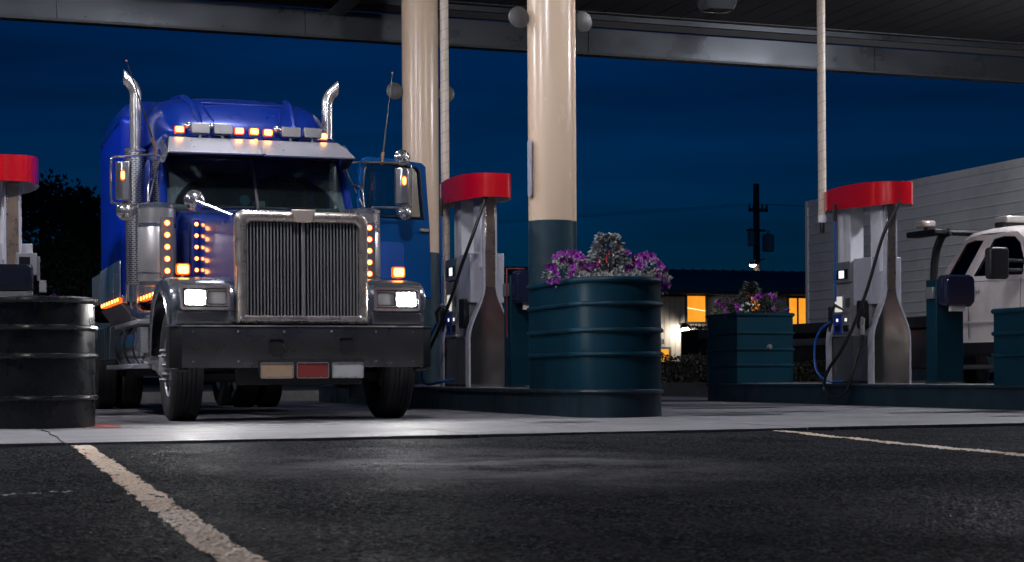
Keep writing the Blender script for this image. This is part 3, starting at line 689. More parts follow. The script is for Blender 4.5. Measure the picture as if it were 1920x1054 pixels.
# passenger side glass
MB().box(-.975, -.968, 1.62, 2.33, 2.13, 2.72).build('side_window', glassy('side_glass', (.35, .42, .45)), truck, smooth=0)
# ---- visor
vis = MB()
for (x0, x1) in ((-.915, -.008), (.004, .90)):
    out = -1 if x0 < 0 else 1
    top0, top1 = (x0 if out > 0 else x0+.02, 1.50, 2.885), (x1 if out < 0 else x1-.02, 1.50, 2.89)
    b0, b1 = (x0-(.055 if out < 0 else 0), 1.04, 2.672), (x1+(.055 if out > 0 else 0), 1.04, 2.678)
    m0, m1 = [tuple((a+b)/2 + (.012 if i == 2 else 0) for i, (a, b) in enumerate(zip(p, q))) for p, q in ((top0, b0), (top1, b1))]
    ring = [top0, top1, m1, b1, (b1[0], b1[1]+.01, b1[2]-.012), (m1[0], m1[1], m1[2]-.012), (top1[0], top1[1], top1[2]-.012), (top0[0], top0[1], top0[2]-.012), (m0[0], m0[1], m0[2]-.012), (b0[0], b0[1]+.01, b0[2]-.012), b0, m0]
    g = MB().add(ring, [(0,1,2,11), (11,2,3,10), (10,3,4,9), (9,4,5,8), (8,5,6,7), (7,6,1,0), (0,11,8,7), (11,10,9,8), (1,6,5,2), (2,5,4,3)])
    v_ = g.build('sun_shade', mat('visor_metal', (.56, .56, .62), .32, .6), truck, smooth=20)
    ox = x0-.055 if out < 0 else x1+.055; sx = b0 if out < 0 else b1; tx = top0 if out < 0 else top1
    MB().prism([(1.05, 2.67), (1.5, 2.87), (1.62, 2.80), (1.62, 2.62), (1.3, 2.60)], 'x', min(sx[0], sx[0]-.012*out), max(sx[0], sx[0]-.012*out)).build('shade_cheek', STEEL_DK if out > 0 else CHROME, truck, bevel=.003)
    for rx in (.25, .7):
        for f_ in (.3, .72):
            MB().sphere((x0+(x1-x0)*rx, 1.5-.46*f_, 2.888-.212*f_+.008), .008, 8, 5).build('rivet', STEEL, v_)
MB().add([(-.014, 1.50, 2.896), (.018, 1.50, 2.898), (.018, 1.03, 2.684), (-.014, 1.03, 2.682), (-.014, 1.50, 2.89), (.018, 1.50, 2.89), (.018, 1.04, 2.672), (-.014, 1.04, 2.67)], [(0,1,2,3), (4,7,6,5), (0,4,5,1), (2,6,7,3), (1,5,6,2), (0,3,7,4)]).build('shade_seam', STEEL, truck, smooth=0)
MB().box(-.9, .9, 1.5, 1.62, 2.70, 2.885).build('shade_header', BLACK, truck)
# ---- roof marker lights, covered driving lamps and horns
for xw, z in ((2.524, 2.975), (3.146, 2.985), (3.303, 2.985), (3.45, 2.98), (4.042, 2.965)):
    o = amber_box(truck, (xw-TX, 1.60, z), .050, .036, .03)
    MB().box(-.05, .05, -.025, .08, -.075, -.037).build('base', BLUE, o, bevel=.008)
for xa, xb in ((2.64, 2.827), (2.872, 3.061), (3.587, 3.782), (3.823, 4.013)):
    xm = (xa+xb)/2-TX
    o = MB().prism(rr(xa-TX, xb-TX, 2.935, 3.04, .012), 'y', 1.50, 1.60).build('covered_driving_lamp', mat('lamp_cover_steel', (.42, .41, .41), .35, .85, var=.1), truck, bevel=.006)
    MB().cyl((xm, 1.55, 2.85), (xm, 1.55, 2.94), .02, n=8).build('bracket', CHROME, o)
for xw in (2.625, 2.868, 3.565, 3.77):
    o = MB().sphere((xw-TX, 1.66, 3.025), .044, 16, 10).build('horn_bell', CHROME, truck)
    MB().cyl((xw-TX, 1.66, 3.02), (xw-TX, 1.95, 3.02), .025, n=10).build('horn_tube', CHROME, o)
# ---- sleeper and roof fairing
def box_ring(y, w, zb, zs, zt, r, crown=.03):
    half = [(w, zb), (w, zb+(zs-zb)*.5), (w, zs)]
    half += [(w - (1-math.cos(R(a)))*r, zs + (zt-zs)*math.sin(R(a))) for a in (20, 40, 60, 78, 90)]
    half += [((w-r)*.66, zt+crown*.6), ((w-r)*.33, zt+crown*.9)]
    return [(x, y, z) for x, z in half] + [(0, y, zt+crown)] + [(-x, y, z) for x, z in reversed(half)]
MB().loft([box_ring(3.02, 1.10, 1.28, 3.22, 3.30, .1), box_ring(3.10, 1.19, 1.28, 3.24, 3.33, .1), box_ring(3.2, 1.205, 1.28, 3.25, 3.34, .1), box_ring(5.30, 1.205, 1.28, 3.25, 3.34, .1), box_ring(5.36, 1.17, 1.28, 3.22, 3.31, .1)]).build('sleeper_body', BLUE_SIDE, truck, smooth=40)
MB().loft([box_ring(1.86, .78, 2.95, 2.98, 3.0, .1, .01), box_ring(1.98, .85, 2.95, 3.02, 3.12, .16, .02), box_ring(2.25, .92, 2.95, 3.08, 3.32, .24, .03), box_ring(2.6, .96, 2.95, 3.15, 3.45, .28, .035), box_ring(2.95, .985, 2.95, 3.2, 3.49, .30, .035),
           box_ring(3.15, 1.03, 2.95, 3.25, 3.51, .28), box_ring(3.3, 1.12, 3.2, 3.30, 3.53, .24), box_ring(3.5, 1.19, 3.2, 3.34, 3.54, .20), box_ring(5.2, 1.207, 3.2, 3.38, 3.55, .17), box_ring(5.3, 1.19, 3.2, 3.36, 3.53, .17), box_ring(5.36, 1.15, 3.2, 3.33, 3.46, .17)]).build('roof_fairing', BLUE, truck, smooth=50)
def fair_z(x, y):     # height of the fairing front along the centre part
    ys_ = [1.86, 1.98, 2.25, 2.6, 2.95, 3.25]; zs_ = [3.005, 3.135, 3.345, 3.48, 3.52, 3.545]
    return float(np.interp(y, ys_, zs_)) - .06*max(0, abs(x)-.45)
for s in (-1, 1):     # raised ribs either side of the fairing's centre panel
    MB().tube([(s*(.50+.12*(y-1.9)/1.3), y, fair_z(s*.55, y)+.006) for y in (1.9, 2.0, 2.2, 2.45, 2.7, 2.95, 3.2)], [.03, .035, .04, .04, .04, .038, .03], 8).build('fairing_rib', BLUE, truck)
MB().tube([(x, 2.32-.05*abs(x), fair_z(x, 2.32)+.002) for x in [-.44+.088*i for i in range(11)]], .016, 6).build('fairing_crease', BLUE, truck)
for s in (-1, 1):
    MB().tube([(s*.44, 2.3, fair_z(.44, 2.3)), (s*.40, 2.15, fair_z(.4, 2.15)+.002), (s*.36, 1.98, fair_z(.36, 1.98))], .013, 6).build('fairing_crease', BLUE, truck)
MB().tube([(-1.208, y, 3.262) for y in (3.2, 4.2, 5.3)], .009, 6).build('roof_seam', BLUE, truck)
# stainless skirt panels, deck fairing and light strips on the near side
for (y0, y1) in ((3.12, 3.75), (3.77, 4.5), (4.52, 5.3)):
    MB().box(-1.222, -1.205, y0, y1, 1.30, 1.72).build('skirt_panel', SKIRT, truck, bevel=.006)
MB().box(-1.18, -1.16, 5.5, 6.75, 1.33, 1.72).build('deck_panel', STEEL, truck, bevel=.005)
MB().box(-1.02, -1.005, 1.6, 2.9, 1.22, 1.5).build('cab_skirt_panel', SKIRT, truck, bevel=.006)
for k in range(7):
    o = MB().prism(rr(-.055, .055, -.026, .026, .02), 'x', -.03, 0).build('marker_light', AMBERLENS, truck, loc=(-1.222, 3.05+k*.285, 1.268))
    MB().prism(rr(-.04, .04, -.018, .018, .014), 'x', -.036, -.028).build('lens', AMBERCORE, o)
MB().box(-1.22, -1.16, 2.9, 5.1, 1.225, 1.31).build('light_rail', CHROME, truck, bevel=.006)
for k in range(6):
    o = MB().prism(rr(-.05, .05, -.026, .026, .02), 'x', -.03, 0).build('marker_light', AMBERLENS, truck, loc=(-1.03, 1.55+k*.245, 1.262))
    MB().prism(rr(-.036, .036, -.018, .018, .014), 'x', -.036, -.028).build('lens', AMBERCORE, o)
MB().prism([(-1.23, 1.22), (-1.05, .98), (-.7, .98), (-.7, 1.22)], 'y', 2.95, 5.1).build('battery_box_skirt', STEEL_DK, truck, bevel=.01)
# ---- fuel tank, steps, quarter fenders
for s in (-1, 1):
    tk = MB().lathe([(.001, 1.75), (.2, 1.76), (.285, 1.80), (.30, 1.86), (.30, 3.95), (.285, 4.01), (.001, 4.06)], (s*.90, 0, .74), 'y', 40).build('fuel_tank', CHROME, truck)
    for y in (2.1, 2.9, 3.7): MB().lathe([(.302, y-.028), (.312, y-.022), (.312, y+.022), (.302, y+.028)], (s*.90, 0, .74), 'y', 40, cap=False).build('tank_strap', BLACK, tk)
    MB().box(s*1.13-.1, s*1.13+.1, 1.45, 3.6, .955, 1.0).build('step', ALU, truck, bevel=.008)
    MB().box(s*1.15-.1, s*1.15+.1, 1.75, 4.3, .50, .55).build('step', ALU, truck, bevel=.008)
    MB().box(s*1.16-.04, s*1.16+.04, 1.46, 1.74, .66, .92).build('tread_plate', mat('diamond_plate', (.6, .6, .6), .35, 1, bump=.6, bscale=45), truck, bevel=.005)
    for y in (1.85, 2.6, 3.3): MB().prism([(y, .55), (y+.1, .55), (y+.06, .45), (y+.03, .42)], 'x', s*1.0, s*1.2).build('step_bracket', CHASSIS, truck)
    q = MB()
    for (c_y) in (6.4, 7.7):
        ang = [(c_y + .60*math.cos(R(a)), .52 + .60*math.sin(R(a))) for a in range(40, 141, 10)]
        ring = ang + [(y*1.0, z-.02) for y, z in reversed(ang)]
        q.prism(ring, 'x', s*.58, s*1.24)
    q.build('quarter_fender', mat('poly_fender', (.05, .075, .09), .4, var=.15), truck)
    for k in range(5):
        a = R(50+k*22)
    MB().box(s*.92-.3, s*.92+.3, 4.3, 5.6, .62, 1.02).build('tool_box', mat('tool_box_paint', (.04, .06, .075), .4, var=.15), truck, bevel=.02)
    for k in range(5): MB().box(s*1.225-.004, s*1.225+.004, 4.4+k*.26, 4.42+k*.26, .64, 1.0).build('box_rib', BLACK, truck)
# ---- exhaust stacks
def slots_mat():
    m = bpy.data.materials.new('perforated_guard'); m.use_nodes = True; n, l = m.node_tree.nodes, m.node_tree.links
    p = n['Principled BSDF']; p.inputs['Roughness'].default_value = .34
    tc = n.new('ShaderNodeTexCoord'); sep = n.new('ShaderNodeSeparateXYZ'); l.new(tc.outputs['Object'], sep.inputs[0])
    at = n.new('ShaderNodeMath'); at.operation = 'ARCTAN2'; l.new(sep.outputs[1], at.inputs[0]); l.new(sep.outputs[0], at.inputs[1])
    mu = n.new('ShaderNodeMath'); mu.operation = 'MULTIPLY'; mu.inputs[1].default_value = .115; l.new(at.outputs[0], mu.inputs[0])
    cb = n.new('ShaderNodeCombineXYZ'); l.new(mu.outputs[0], cb.inputs[0]); l.new(sep.outputs[2], cb.inputs[1])
    br = n.new('ShaderNodeTexBrick'); br.inputs['Scale'].default_value = 1; br.inputs['Brick Width'].default_value = .052; br.inputs['Row Height'].default_value = .022; br.inputs['Mortar Size'].default_value = .006
    br.inputs['Color1'].default_value = br.inputs['Color2'].default_value = (0, 0, 0, 1); br.inputs['Mortar'].default_value = (1, 1, 1, 1); br.offset = .5
    l.new(cb.outputs[0], br.inputs['Vector'])
    # slots only on the front and outer faces; plain sheet elsewhere
    mx = n.new('ShaderNodeMix'); mx.data_type = 'RGBA'; mx.inputs['A'].default_value = (.02, .02, .022, 1); mx.inputs['B'].default_value = (.62, .62, .64, 1); l.new(br.outputs['Color'], mx.inputs['Factor'])
    l.new(mx.outputs['Result'], p.inputs['Base Color']); l.new(br.outputs['Color'], p.inputs['Metallic'])
    return m
GUARD = slots_mat()
for s in (-1, 1):
    x, y = s*1.075, 2.80
    stk_ = MB().tube([(x, y, 1.0), (x, y, 3.3), (x, y, 3.49)] + [(x + s*.21*(1-math.cos(R(a))), y, 3.50+.21*math.sin(R(a))) for a in range(6, 54, 6)], .063, 20)
    dv = Vector((s*math.sin(R(48)), 0, math.cos(R(48))))          # outlet cut upright
    for i_ in range(len(stk_.v)-20, len(stk_.v)):
        p_ = Vector(stk_.v[i_]); k_ = (x+s*.125 - p_.x)/dv.x; stk_.v[i_] = tuple(p_ + dv*k_)
    st = stk_.build('exhaust_stack', mat('stack_chrome', (.76, .73, .70), .24, .85, var=.05, rvar=.06, vscale=4), truck)
    MB().lathe([(.118, -.78), (.118, .70)], (0, 0, 0), 'z', 32, cap=False).build('perforated_guard', GUARD, st, loc=(x, y, 2.18))
    MB().lathe([(.124, 1.24), (.124, 1.42), (.12, 1.425)], (x, y, 0), 'z', 32).build('guard_foot', CHROME, st)
    MB().lathe([(.118, 2.88), (.122, 2.885), (.122, 2.915), (.07, 2.92)], (x, y, 0), 'z', 32).build('guard_top', CHROME, st)
    MB().tube(spline([(x, y, 1.25), (x, y-.02, 1.15), (x+s*-.03, y-.2, 1.08), (x-s*.1, y-.6, 1.05), (x-s*.25, y-1.1, 1.06)], 6), .075, 16).build('exhaust_elbow', CHROME, st)
# ---- mirrors
def mirror(s, cx, cz0, cz1, cy, label=None):
    arms = MB()
    arms.tube(spline([(s*.97, 1.50, 2.66), (s*1.06, 1.42, 2.68), (cx-s*.02, cy, cz1+.055), (cx+s*.085, cy, cz1+.045), (cx+s*.115, cy, cz1-.02), (cx+s*.115, cy, cz0+.02), (cx+s*.08, cy, cz0-.03), (cx-s*.05, cy, cz0-.04), (s*1.2, 1.3, cz0-.05)], 6), .0125, 8)
    arms.tube([(s*.965, 1.62, 2.70), (s*1.13, 1.40, cz0-.04)], .011, 8)
    arms.tube(spline([(s*1.2, 1.3, cz0-.05), (s*1.16, 1.3, cz0-.3), (s*1.12, 1.32, 1.75), (s*1.03, 1.36, 1.6)], 5), .0115, 8)
    arms.tube(spline([(s*1.13, 1.35, cz0-.05), (s*1.11, 1.4, 2.4), (s*1.02, 1.5, 2.45), (s*.98, 1.55, 2.43)], 5), .01, 8)
    a_ = arms.build('mirror_arm', CHROME, truck)
    hd = MB().prism([(cx-.072, cy-.02), (cx-.02, cy-.075), (cx+.06, cy-.075), (cx+.085, cy-.02), (cx+.085, cy+.02), (cx-.072, cy+.02)], 'z', cz0, cz1).build('mirror_head', mat('mirror_shell_steel', (.5, .5, .51), .28, .9, var=.1), truck, bevel=.012)
    amber_box(hd, (cx-s*(-.01), cy-.078, (cz0+cz1)/2+.05), .022, .052, .012)
    return a_
def round_mirror(c, r, tilt, parent=truck, name='round_mirror'):
    o = MB().lathe([(.001, -.045), (r*.5, -.038), (r*.86, -.018), (r, .0), (r, .012), (r*.95, .014), (.001, .014)], (0, 0, 0), 'y', 28).build(name, CHROME, parent, loc=c, rot=tilt)
    for k in range(4):
        a = PI/4 + k*PI/2 + .2
        MB().tube([(.02*math.cos(a), -.05, .02*math.sin(a)), (r*.5*math.cos(a), -.042, r*.5*math.sin(a)), (r*.9*math.cos(a), -.018, r*.9*math.sin(a))], .005, 5).build('rib', STEEL, o)
    MB().lathe([(.001, -.06), (.016, -.056), (.018, -.04)], (0, 0, 0), 'y', 10).build('hub', STEEL_DK, o)
    return o
mirror(-1, -1.382, 2.195, 2.585, 1.33)
mirror(1, 1.545, 2.245, 2.63, 1.38)
round_mirror((-1.355, 1.33, 2.09), .098, (0, 0, -.1))
round_mirror((1.56, 1.38, 2.745), .09, (0, 0, .15)); round_mirror((1.58, 1.36, 2.15), .08, (0, 0, .15))
hm = round_mirror((2.416-TX, -.10, 2.065), .10, (0, 0, .1), name='hood_mirror')
MB().tube([(2.416-TX, -.15, 2.06), (2.60-TX, -.18, 1.985), (2.74-TX, -.2, 1.93), (2.745-TX, -.19, 1.87)], .011, 8).build('hood_mirror_arm', CHROME, truck)
MB().box(2.745-TX-.025, 2.745-TX+.025, -.22, -.16, 1.80, 1.87).build('hood_mirror_bracket', STEEL_DK, truck, bevel=.008)
# ---- antennas
for pts in ([(-1.03, 1.46, 2.70), (-1.07, 1.45, 2.86), (-1.33, 1.40, 3.62)], [(1.345, 1.42, 2.66), (1.36, 1.42, 2.80), (1.475, 1.45, 3.66)]):
    o = MB().tube(pts, [.012, .009, .0045], 6).build('antenna', BLACK, truck)
    MB().cyl(pts[0], pts[1], .016, n=8).build('antenna_spring', mat('antenna_copper', (.35, .2, .1), .4, .8), o)
    MB().sphere(pts[2], .012, 8, 6).build('antenna_tip', mat('tip_red', (.5, .12, .08), .5), o)
# ---- opened driver's door (hinged at the windshield pillar, swung out)
phi = R(72)
dr = bpy.data.objects.new('driver_door', None); COL.objects.link(dr); dr.parent = truck; dr.location = (1.06, 1.42, 0); dr.rotation_euler = (0, 0, PI/2-phi)
dout = [(.0, 1.25), (.0, 1.6), (.0, 2.05), (.03, 2.40), (.06, 2.66), (.10, 2.735), (.16, 2.755), (.55, 2.75), (.85, 2.735), (.90, 2.70), (.92, 2.4), (.95, 2.05), (.96, 1.6), (.96, 1.25)]
din = [(.07, 2.13), (.07, 2.15), (.07, 2.2), (.085, 2.42), (.105, 2.60), (.14, 2.675), (.18, 2.69), (.55, 2.685), (.77, 2.675), (.815, 2.63), (.835, 2.4), (.86, 2.18), (.86, 2.15), (.86, 2.13)]
MB().frame(dout, din, 0, .06).build('door_shell', BLUE_DK, dr, bevel=.008)
MB().tube([(x, .0, z) for x, z in din], .014, 6, closed=True).build('window_gasket', BLACK, dr)
MB().prism(din, 'y', .025, .031).build('door_glass', glassy('door_pane', (.75, .80, .80)), dr, smooth=0)
MB().prism(rr(.25, .60, 1.45, 1.85, .05), 'y', -.008, .0).build('door_panel', mat('door_panel_blue', (.02, .10, .42), .4, coat=.5), dr, bevel=.004)
MB().box(.80, .92, -.03, -.001, 1.98, 2.02).build('door_handle', CHROME, dr, bevel=.008)
MB().tube([(.16, .02, 2.13), (.21, .02, 2.69)], .009, 6).build('vent_bar', BLACK, dr)
# ================================================================ FUEL PUMPS
SCR_W = emis('lit_white_screen', (1, .98, .95), 1.1)
SCR_G = emis('lit_pale_screen', (.85, .83, .78), .75)
KEYBLUE = mat('keypad_blue', (.02, .05, .42), .4)
def bottle(half=.255, neck=.062, z1=.58, z2=1.17, z3=2.22, g=0.0):
    """outline of the bottle shaped end panel in x-z"""
    r = [(half+g, 0), (half+g, z1)]
    for i in range(1, 9):
        t = i/8; s = .5-.5*math.cos(PI*t); e = t**1.15
        r.append((half+g + (neck-half)*(s*.65+e*.35), z1 + (z2-z1)*t))
    r.append((neck+g, z3))
    return r
def pump(cx, cy, label, hose_pts, hose2_pts, facing=-1):
    t = thing('fuel_pump', (cx, cy, .268), label, 'fuel pump', 'fuel pumps on the islands')
    L = lambda p: (p[0]-cx, p[1]-cy, p[2]-.268)
    MB().box(-.235, .235, -.50, .50, 0, .60).build('lower_cabinet', STEEL_DK, t, bevel=.006)
    MB().box(-.25, .25, -.515, .515, 0, .035).build('plinth', BLACK, t, bevel=.004)
    MB().box(-.238, .238, -.012, -.006, .02, .59).build('cabinet_joint', BLACK, t)
    MB().box(-.20, .20, -.40, .44, .60, 1.57).build('upper_cabinet', GREYC, t, bevel=.01)
    MB().box(-.215, .215, -.45, -.02, 1.0, 1.59).build('side_shroud', LILAC, t, bevel=.008)
    for s in (-1, 1):
        # the two lane faces: display head, screen, card panel, keypad
        hx = s*.20
        f = lambda a, b: (min(hx+s*a, hx+s*b), max(hx+s*a, hx+s*b))
        def panel(name, y0, y1, z0, z1, d, m, r=.01, d0=0.0):
            a, b = f(d0, d); return MB().prism(rr(y0, y1, z0, z1, r), 'x', a, b).build(name, m, t, bevel=.003)
        panel('display_head', .02, .47, 1.30, 1.56, .035, STEEL)
        panel('display_window', .08, .42, 1.34, 1.47, .038, BLACKG)
        panel('price_display', .17, .30, 1.355, 1.455, .0405, SCR_W)
        panel('door_panel', .02, .47, .74, 1.28, .022, GREYC)
        panel('screen_bezel', .20, .44, .90, 1.14, .03, STEEL)
        panel('screen', .23, .41, .925, 1.125, .034, SCR_G)
        panel('receipt_slot', .06, .15, .98, 1.10, .03, DKGREY)
        panel('keypad_panel', .25, .46, .64, .89, .032, KEYBLUE)
        panel('card_reader', .04, .24, .64, .89, .030, GREYC)
        for (ya, za) in ((.33, .80), (.12, .80)): panel('indicator', ya, ya+.05, za, za+.04, .0345, SCR_W, .004)
        for (ya, za) in ((.29, .67), (.08, .67)): panel('reader_mouth', ya, ya+.11, za, za+.08, .045, BLACK, .01)
        panel('lower_tray', .0, .47, .605, .635, .05, STEEL)
        panel('nozzle_boot', -.36, -.18, .70, 1.05, .07, BLACK, .03)
        panel('nozzle_boot', .475, .535, .62, 1.0, .06, BLACK, .015)
    for e in (-1, 1):
        # bottle shaped steel end panels with pale edging
        o = bottle(); loop = o + [(-x, z) for x, z in reversed(o)]
        og = bottle(g=.022); loopg = og + [(-x, z) for x, z in reversed(og)]
        y0, y1 = e*.512, e*.562
        MB().prism(loop, 'y', min(y0, y1), max(y0, y1)).build('end_panel', BOTTLE, t, bevel=.006)
        MB().frame(loopg, loop, min(e*.45, e*.568), max(e*.45, e*.568)).build('end_trim', LILAC, t)
        MB().box(-.058, .058, min(e*.563, e*.572), max(e*.563, e*.572), 1.18, 2.22).build('neck_strip', WARM_STEEL, t, bevel=.004)
        MB().box(-.10, .10, min(e*.24, e*.51), max(e*.24, e*.51), 1.40, 2.28).build('mast', WHITEP, t, bevel=.01)
    # awning: red wave band with white lining
    def plan(g):
        pts = []
        for i in range(48):
            a = 2*PI*i/48; c_, s_ = math.cos(a), math.sin(a)
            x = (.30+g)*math.copysign(abs(c_)**.62, c_); y = (.85+g)*math.copysign(abs(s_)**.80, s_)
            pts.append((x, y))
        return pts
    zt = lambda y: 2.50 + .03*math.cos(y*2.0); zb = lambda y: 2.235 + .02*math.sin(y*2.6)
    aw = MB(); po, pi_ = plan(0), plan(-.012)
    aw.loft([[(x, y, zb(y)) for x, y in po], [(x, y, zt(y)) for x, y in po], [(x, y, zt(y)) for x, y in pi_]], cap=False).build('awning', RED, t, smooth=40)
    aw = t.children[-1]
    MB().loft([[(x, y, zb(y)+.001) for x, y in plan(-.002)], [(x, y, zb(y)+.001) for x, y in pi_], [(x, y, zt(y)-.05) for x, y in plan(-.013)]], cap=False).build('awning_lining', WHITEP, t, smooth=40)
    MB().add([(x, y, zt(y)-.06) for x, y in plan(-.013)], [tuple(range(48))]).build('awning_top', WHITEP, t, smooth=0)
    MB().box(-.12, -.06, .55, 1.0, 2.46, 2.50).build('hose_rail', mat('slotted_rail', (.45, .45, .46), .4, .8), t, bevel=.003)
    for k in range(4): MB().box(-.1205, -.1195+.0, .83+k*.04, .85+k*.04, 2.473, 2.488).build('rail_slot', BLACK, t)
    MB().box(.05, .11, -.3, .2, 2.535, 2.56).build('roof_rail', STEEL, t, bevel=.003)
    # hoses
    h = MB().tube(spline([L(p) for p in hose_pts], 7), .021, 10).build('fuel_hose', RUBBER, t)
    if len(hose_pts) > 3:
        q = L(hose_pts[-1])
        nz = MB(); nz.tube([q, (q[0]+.0, q[1]+.01, q[2]+.1), (q[0]+.03, q[1]+.03, q[2]+.2)], [.024, .03, .022], 8); nz.tube([(q[0]+.03, q[1]+.03, q[2]+.2), (q[0]+.06, q[1]+.12, q[2]+.22), (q[0]+.09, q[1]+.2, q[2]+.14)], .014, 8)
        nz.build('nozzle', STEEL, t)
        MB().cyl((q[0], q[1]+.0, q[2]-.17), (q[0], q[1], q[2]-.02), .029, n=10).build('hose_breakaway', BLACK, t)
    MB().tube(spline([L(p) for p in hose2_pts], 7), .016, 8).build('blue_hose', BLUEHOSE, t)
    q = L(hose2_pts[0])
    MB().tube([(q[0]+.02, q[1], q[2]), (q[0], q[1], q[2]+.12), (q[0]+.04, q[1]-.05, q[2]+.2), (q[0]+.12, q[1]-.12, q[2]+.14)], [.022, .028, .024, .012], 8).build('second_nozzle', BLACK, t)
    MB().cyl((q[0]+.06, q[1]-.02, q[2]+.25), (q[0]+.06, q[1]-.02, 2.25), .014, n=8).build('overhead_hose', BLUEHOSE, t)
    MB().cyl((q[0]+.06, q[1]-.02, 2.08), (q[0]+.06, q[1]-.02, 2.3), .024, n=8).build('hose_swivel', BLACK, t)
    return t
p2 = pump(11.41, 18.42, 'right fuel pump with red awning and hanging black hose before the white trailer',
     [(11.28, 17.45, 2.50), (11.05, 17.46, 2.1), (10.92, 17.62, 1.45), (10.87, 17.86, 1.0), (10.82, 18.10, .67), (10.80, 18.36, .45), (10.80, 18.48, .24), (10.80, 18.38, .13), (10.81, 18.2, .10), (10.84, 18.0, .18), (10.88, 17.93, .40), (10.95, 17.90, .66), (11.0, 17.87, .88)],
     [(10.98, 18.60, 1.07), (10.9, 18.74, .95), (10.88, 18.84, .74), (10.88, 18.80, .45), (10.93, 18.62, .31), (11.1, 18.5, .30)])
p1 = pump(6.33, 19.05, 'middle fuel pump with red awning between the two beige columns',
     [(6.22, 18.30, 2.50), (6.05, 18.28, 2.05), (5.95, 18.40, 1.70), (5.9, 18.7, 1.30), (5.86, 19.1, .93), (5.83, 19.6, .60), (5.80, 20.3, .36), (5.78, 20.9, .27), (5.8, 21.3, .36)],
     [(5.92, 19.32, 1.05), (5.86, 19.5, .8), (5.85, 19.75, .45), (5.88, 19.65, .30), (6.0, 19.4, .33), (6.1, 19.2, .36)])
p0 = pump(.917, 19.0, 'left fuel pump with red awning cut off by the left edge',
     [(.75, 18.3, 2.5), (.6, 18.3, 2.0), (.45, 18.5, 1.4), (.42, 18.9, .9), (.45, 19.1, .7)],
     [(.5, 19.2, 1.05), (.44, 19.4, .8), (.43, 19.6, .5), (.5, 19.3, .35)])
# masts (spiral wrapped conduits) from pump to canopy
WRAP = mat('mast_beige', (.58, .49, .40), .4, var=.05)
for x, y, z0, lab in ((6.165, 19.72, 1.30, 'slim beige wrapped conduit beside the far column at the middle pump'), (11.17, 19.12, 2.47, 'slim beige wrapped conduit standing over the right pump')):
    t = thing('conduit_mast', (x, y, z0), lab, 'conduit', 'wrapped conduits above the pumps')
    MB().cyl((0, 0, 0), (0, 0, 5.69-z0), .054, n=20).build('pipe', WRAP, t)
    hel = [(.0545*math.cos(a), .0545*math.sin(a), a/(2*PI)*.128) for a in [i*PI/8 for i in range(int((5.6-z0)/.128*16))]]
    MB().tube(hel, .0022, 4).build('spiral_wrap', mat('wrap_line', (.12, .09, .07), .7), t)
    MB().lathe([(.05, -.09), (.06, -.08), (.06, .0), (.055, .01)], n=20).build('coupling', WHITEP, t)
    MB().lathe([(.03, -.22), (.035, -.2), (.035, -.09)], n=16).build('lower_fitting', BLACK, t)
    if z0 < 2: MB().cyl((0, 0, -1.03), (0, 0, -.22), .03, n=12).build('riser', WHITEP, t)

# ================================================================ TOWEL AND WASH POSTS
def towel_post(cx, y, label, mirror=1):
    t = thing('towel_post', (cx, y, .268), label, 'towel post', 'towel posts on the islands')
    g = mirror
    MB().prism([(-.19, -.11), (.19, -.11), (.19, .11), (-.19, .11)], 'z', 0, 1.25).build('post', TEAL if mirror else TEAL, t, bevel=.012)
    d = MB().loft([[(x, -.115, z) for x, z in rr(-.17, .24, .92, 1.30, .05)], [(x, -.24, z) for x, z in rr(-.17, .24, .92, 1.30, .06)], [(x, -.29, z) for x, z in rr(-.15, .22, .94, 1.28, .06)]]).build('towel_dispenser', TOWELBLUE, t, smooth=40)
    MB().box(-.08, .12, -.25, -.20, .865, .925).build('paper_towel', PAPER, t, smooth=0)
    MB().box(.24, .275, -.22, -.14, 1.02, 1.16).build('dispenser_lock', BLACK, t, bevel=.004)
    MB().box(-.225, -.19, -.09, .05, 1.02, 1.16).build('side_bracket', STEEL, t, bevel=.004)
    MB().box(-.192, .19, .11, .112, 1.0, 1.1).build('squeegee_rail', STEEL, t)
    MB().box(-.2, .2, -.125, .12, 0, .02).build('foot', BLACK, t, bevel=.003)
    return t
towel_post(11.60, 17.0, 'teal towel post with smoky dispenser right of the right pump')
t1 = towel_post(6.36, 17.45, 'dark teal towel post between the middle pump and the near column')
RO = mat('red_edge_reflection', (.20, .025, .015), .4)  # thin red strips painted for the lit reflections along the post's edges
MB().box(-.24, -.228, -.13, -.105, .55, 1.33).build('red_edge_reflection', RO, t1, bevel=.006)
MB().box(-.24, -.02, -.13, -.115, 1.315, 1.33).build('red_edge_reflection_top', RO, t1, bevel=.006)
t0 = thing('waste_bin', (.74, 16.3, .268), 'black glossy waste bin behind the left planter', 'bin')
MB().prism(rr(-.24, .24, -.2, .2, .05), 'z', 0, .96).build('bin_body', mat('galvanised_bin', (.25, .26, .27), .4, .7, var=.15), t0, bevel=.01)
MB().loft([[(x, y, z) for x, y in rr(-.25*k, .25*k, -.21*k, .21*k, .06)] for z, k in ((.965, 1.0), (1.17, 1.0), (1.205, .96))]).build('bin_lid', BLACKG, t0, smooth=40)
wd = thing('washer_box', (.99, 17.25, .268), 'small grey service box on a post behind the left bin', 'box')
MB().box(-.10, .10, -.1, .1, 1.17, 1.39).build('case', GREYC, wd, bevel=.008)
MB().box(-.075, .03, -.106, -.101, 1.22, 1.35).build('window', BLACKG, wd, bevel=.003)
MB().box(.102, .13, -.03, .03, 1.12, 1.36).build('side_flap', STEEL, wd, bevel=.004)
MB().box(.12, .19, -.06, .02, 1.0, 1.12).build('red_reader', GREYC, wd, bevel=.006)
MB().cyl((0, 0, 0), (0, 0, 1.17), .05, n=12).build('post', STEEL_DK, wd)
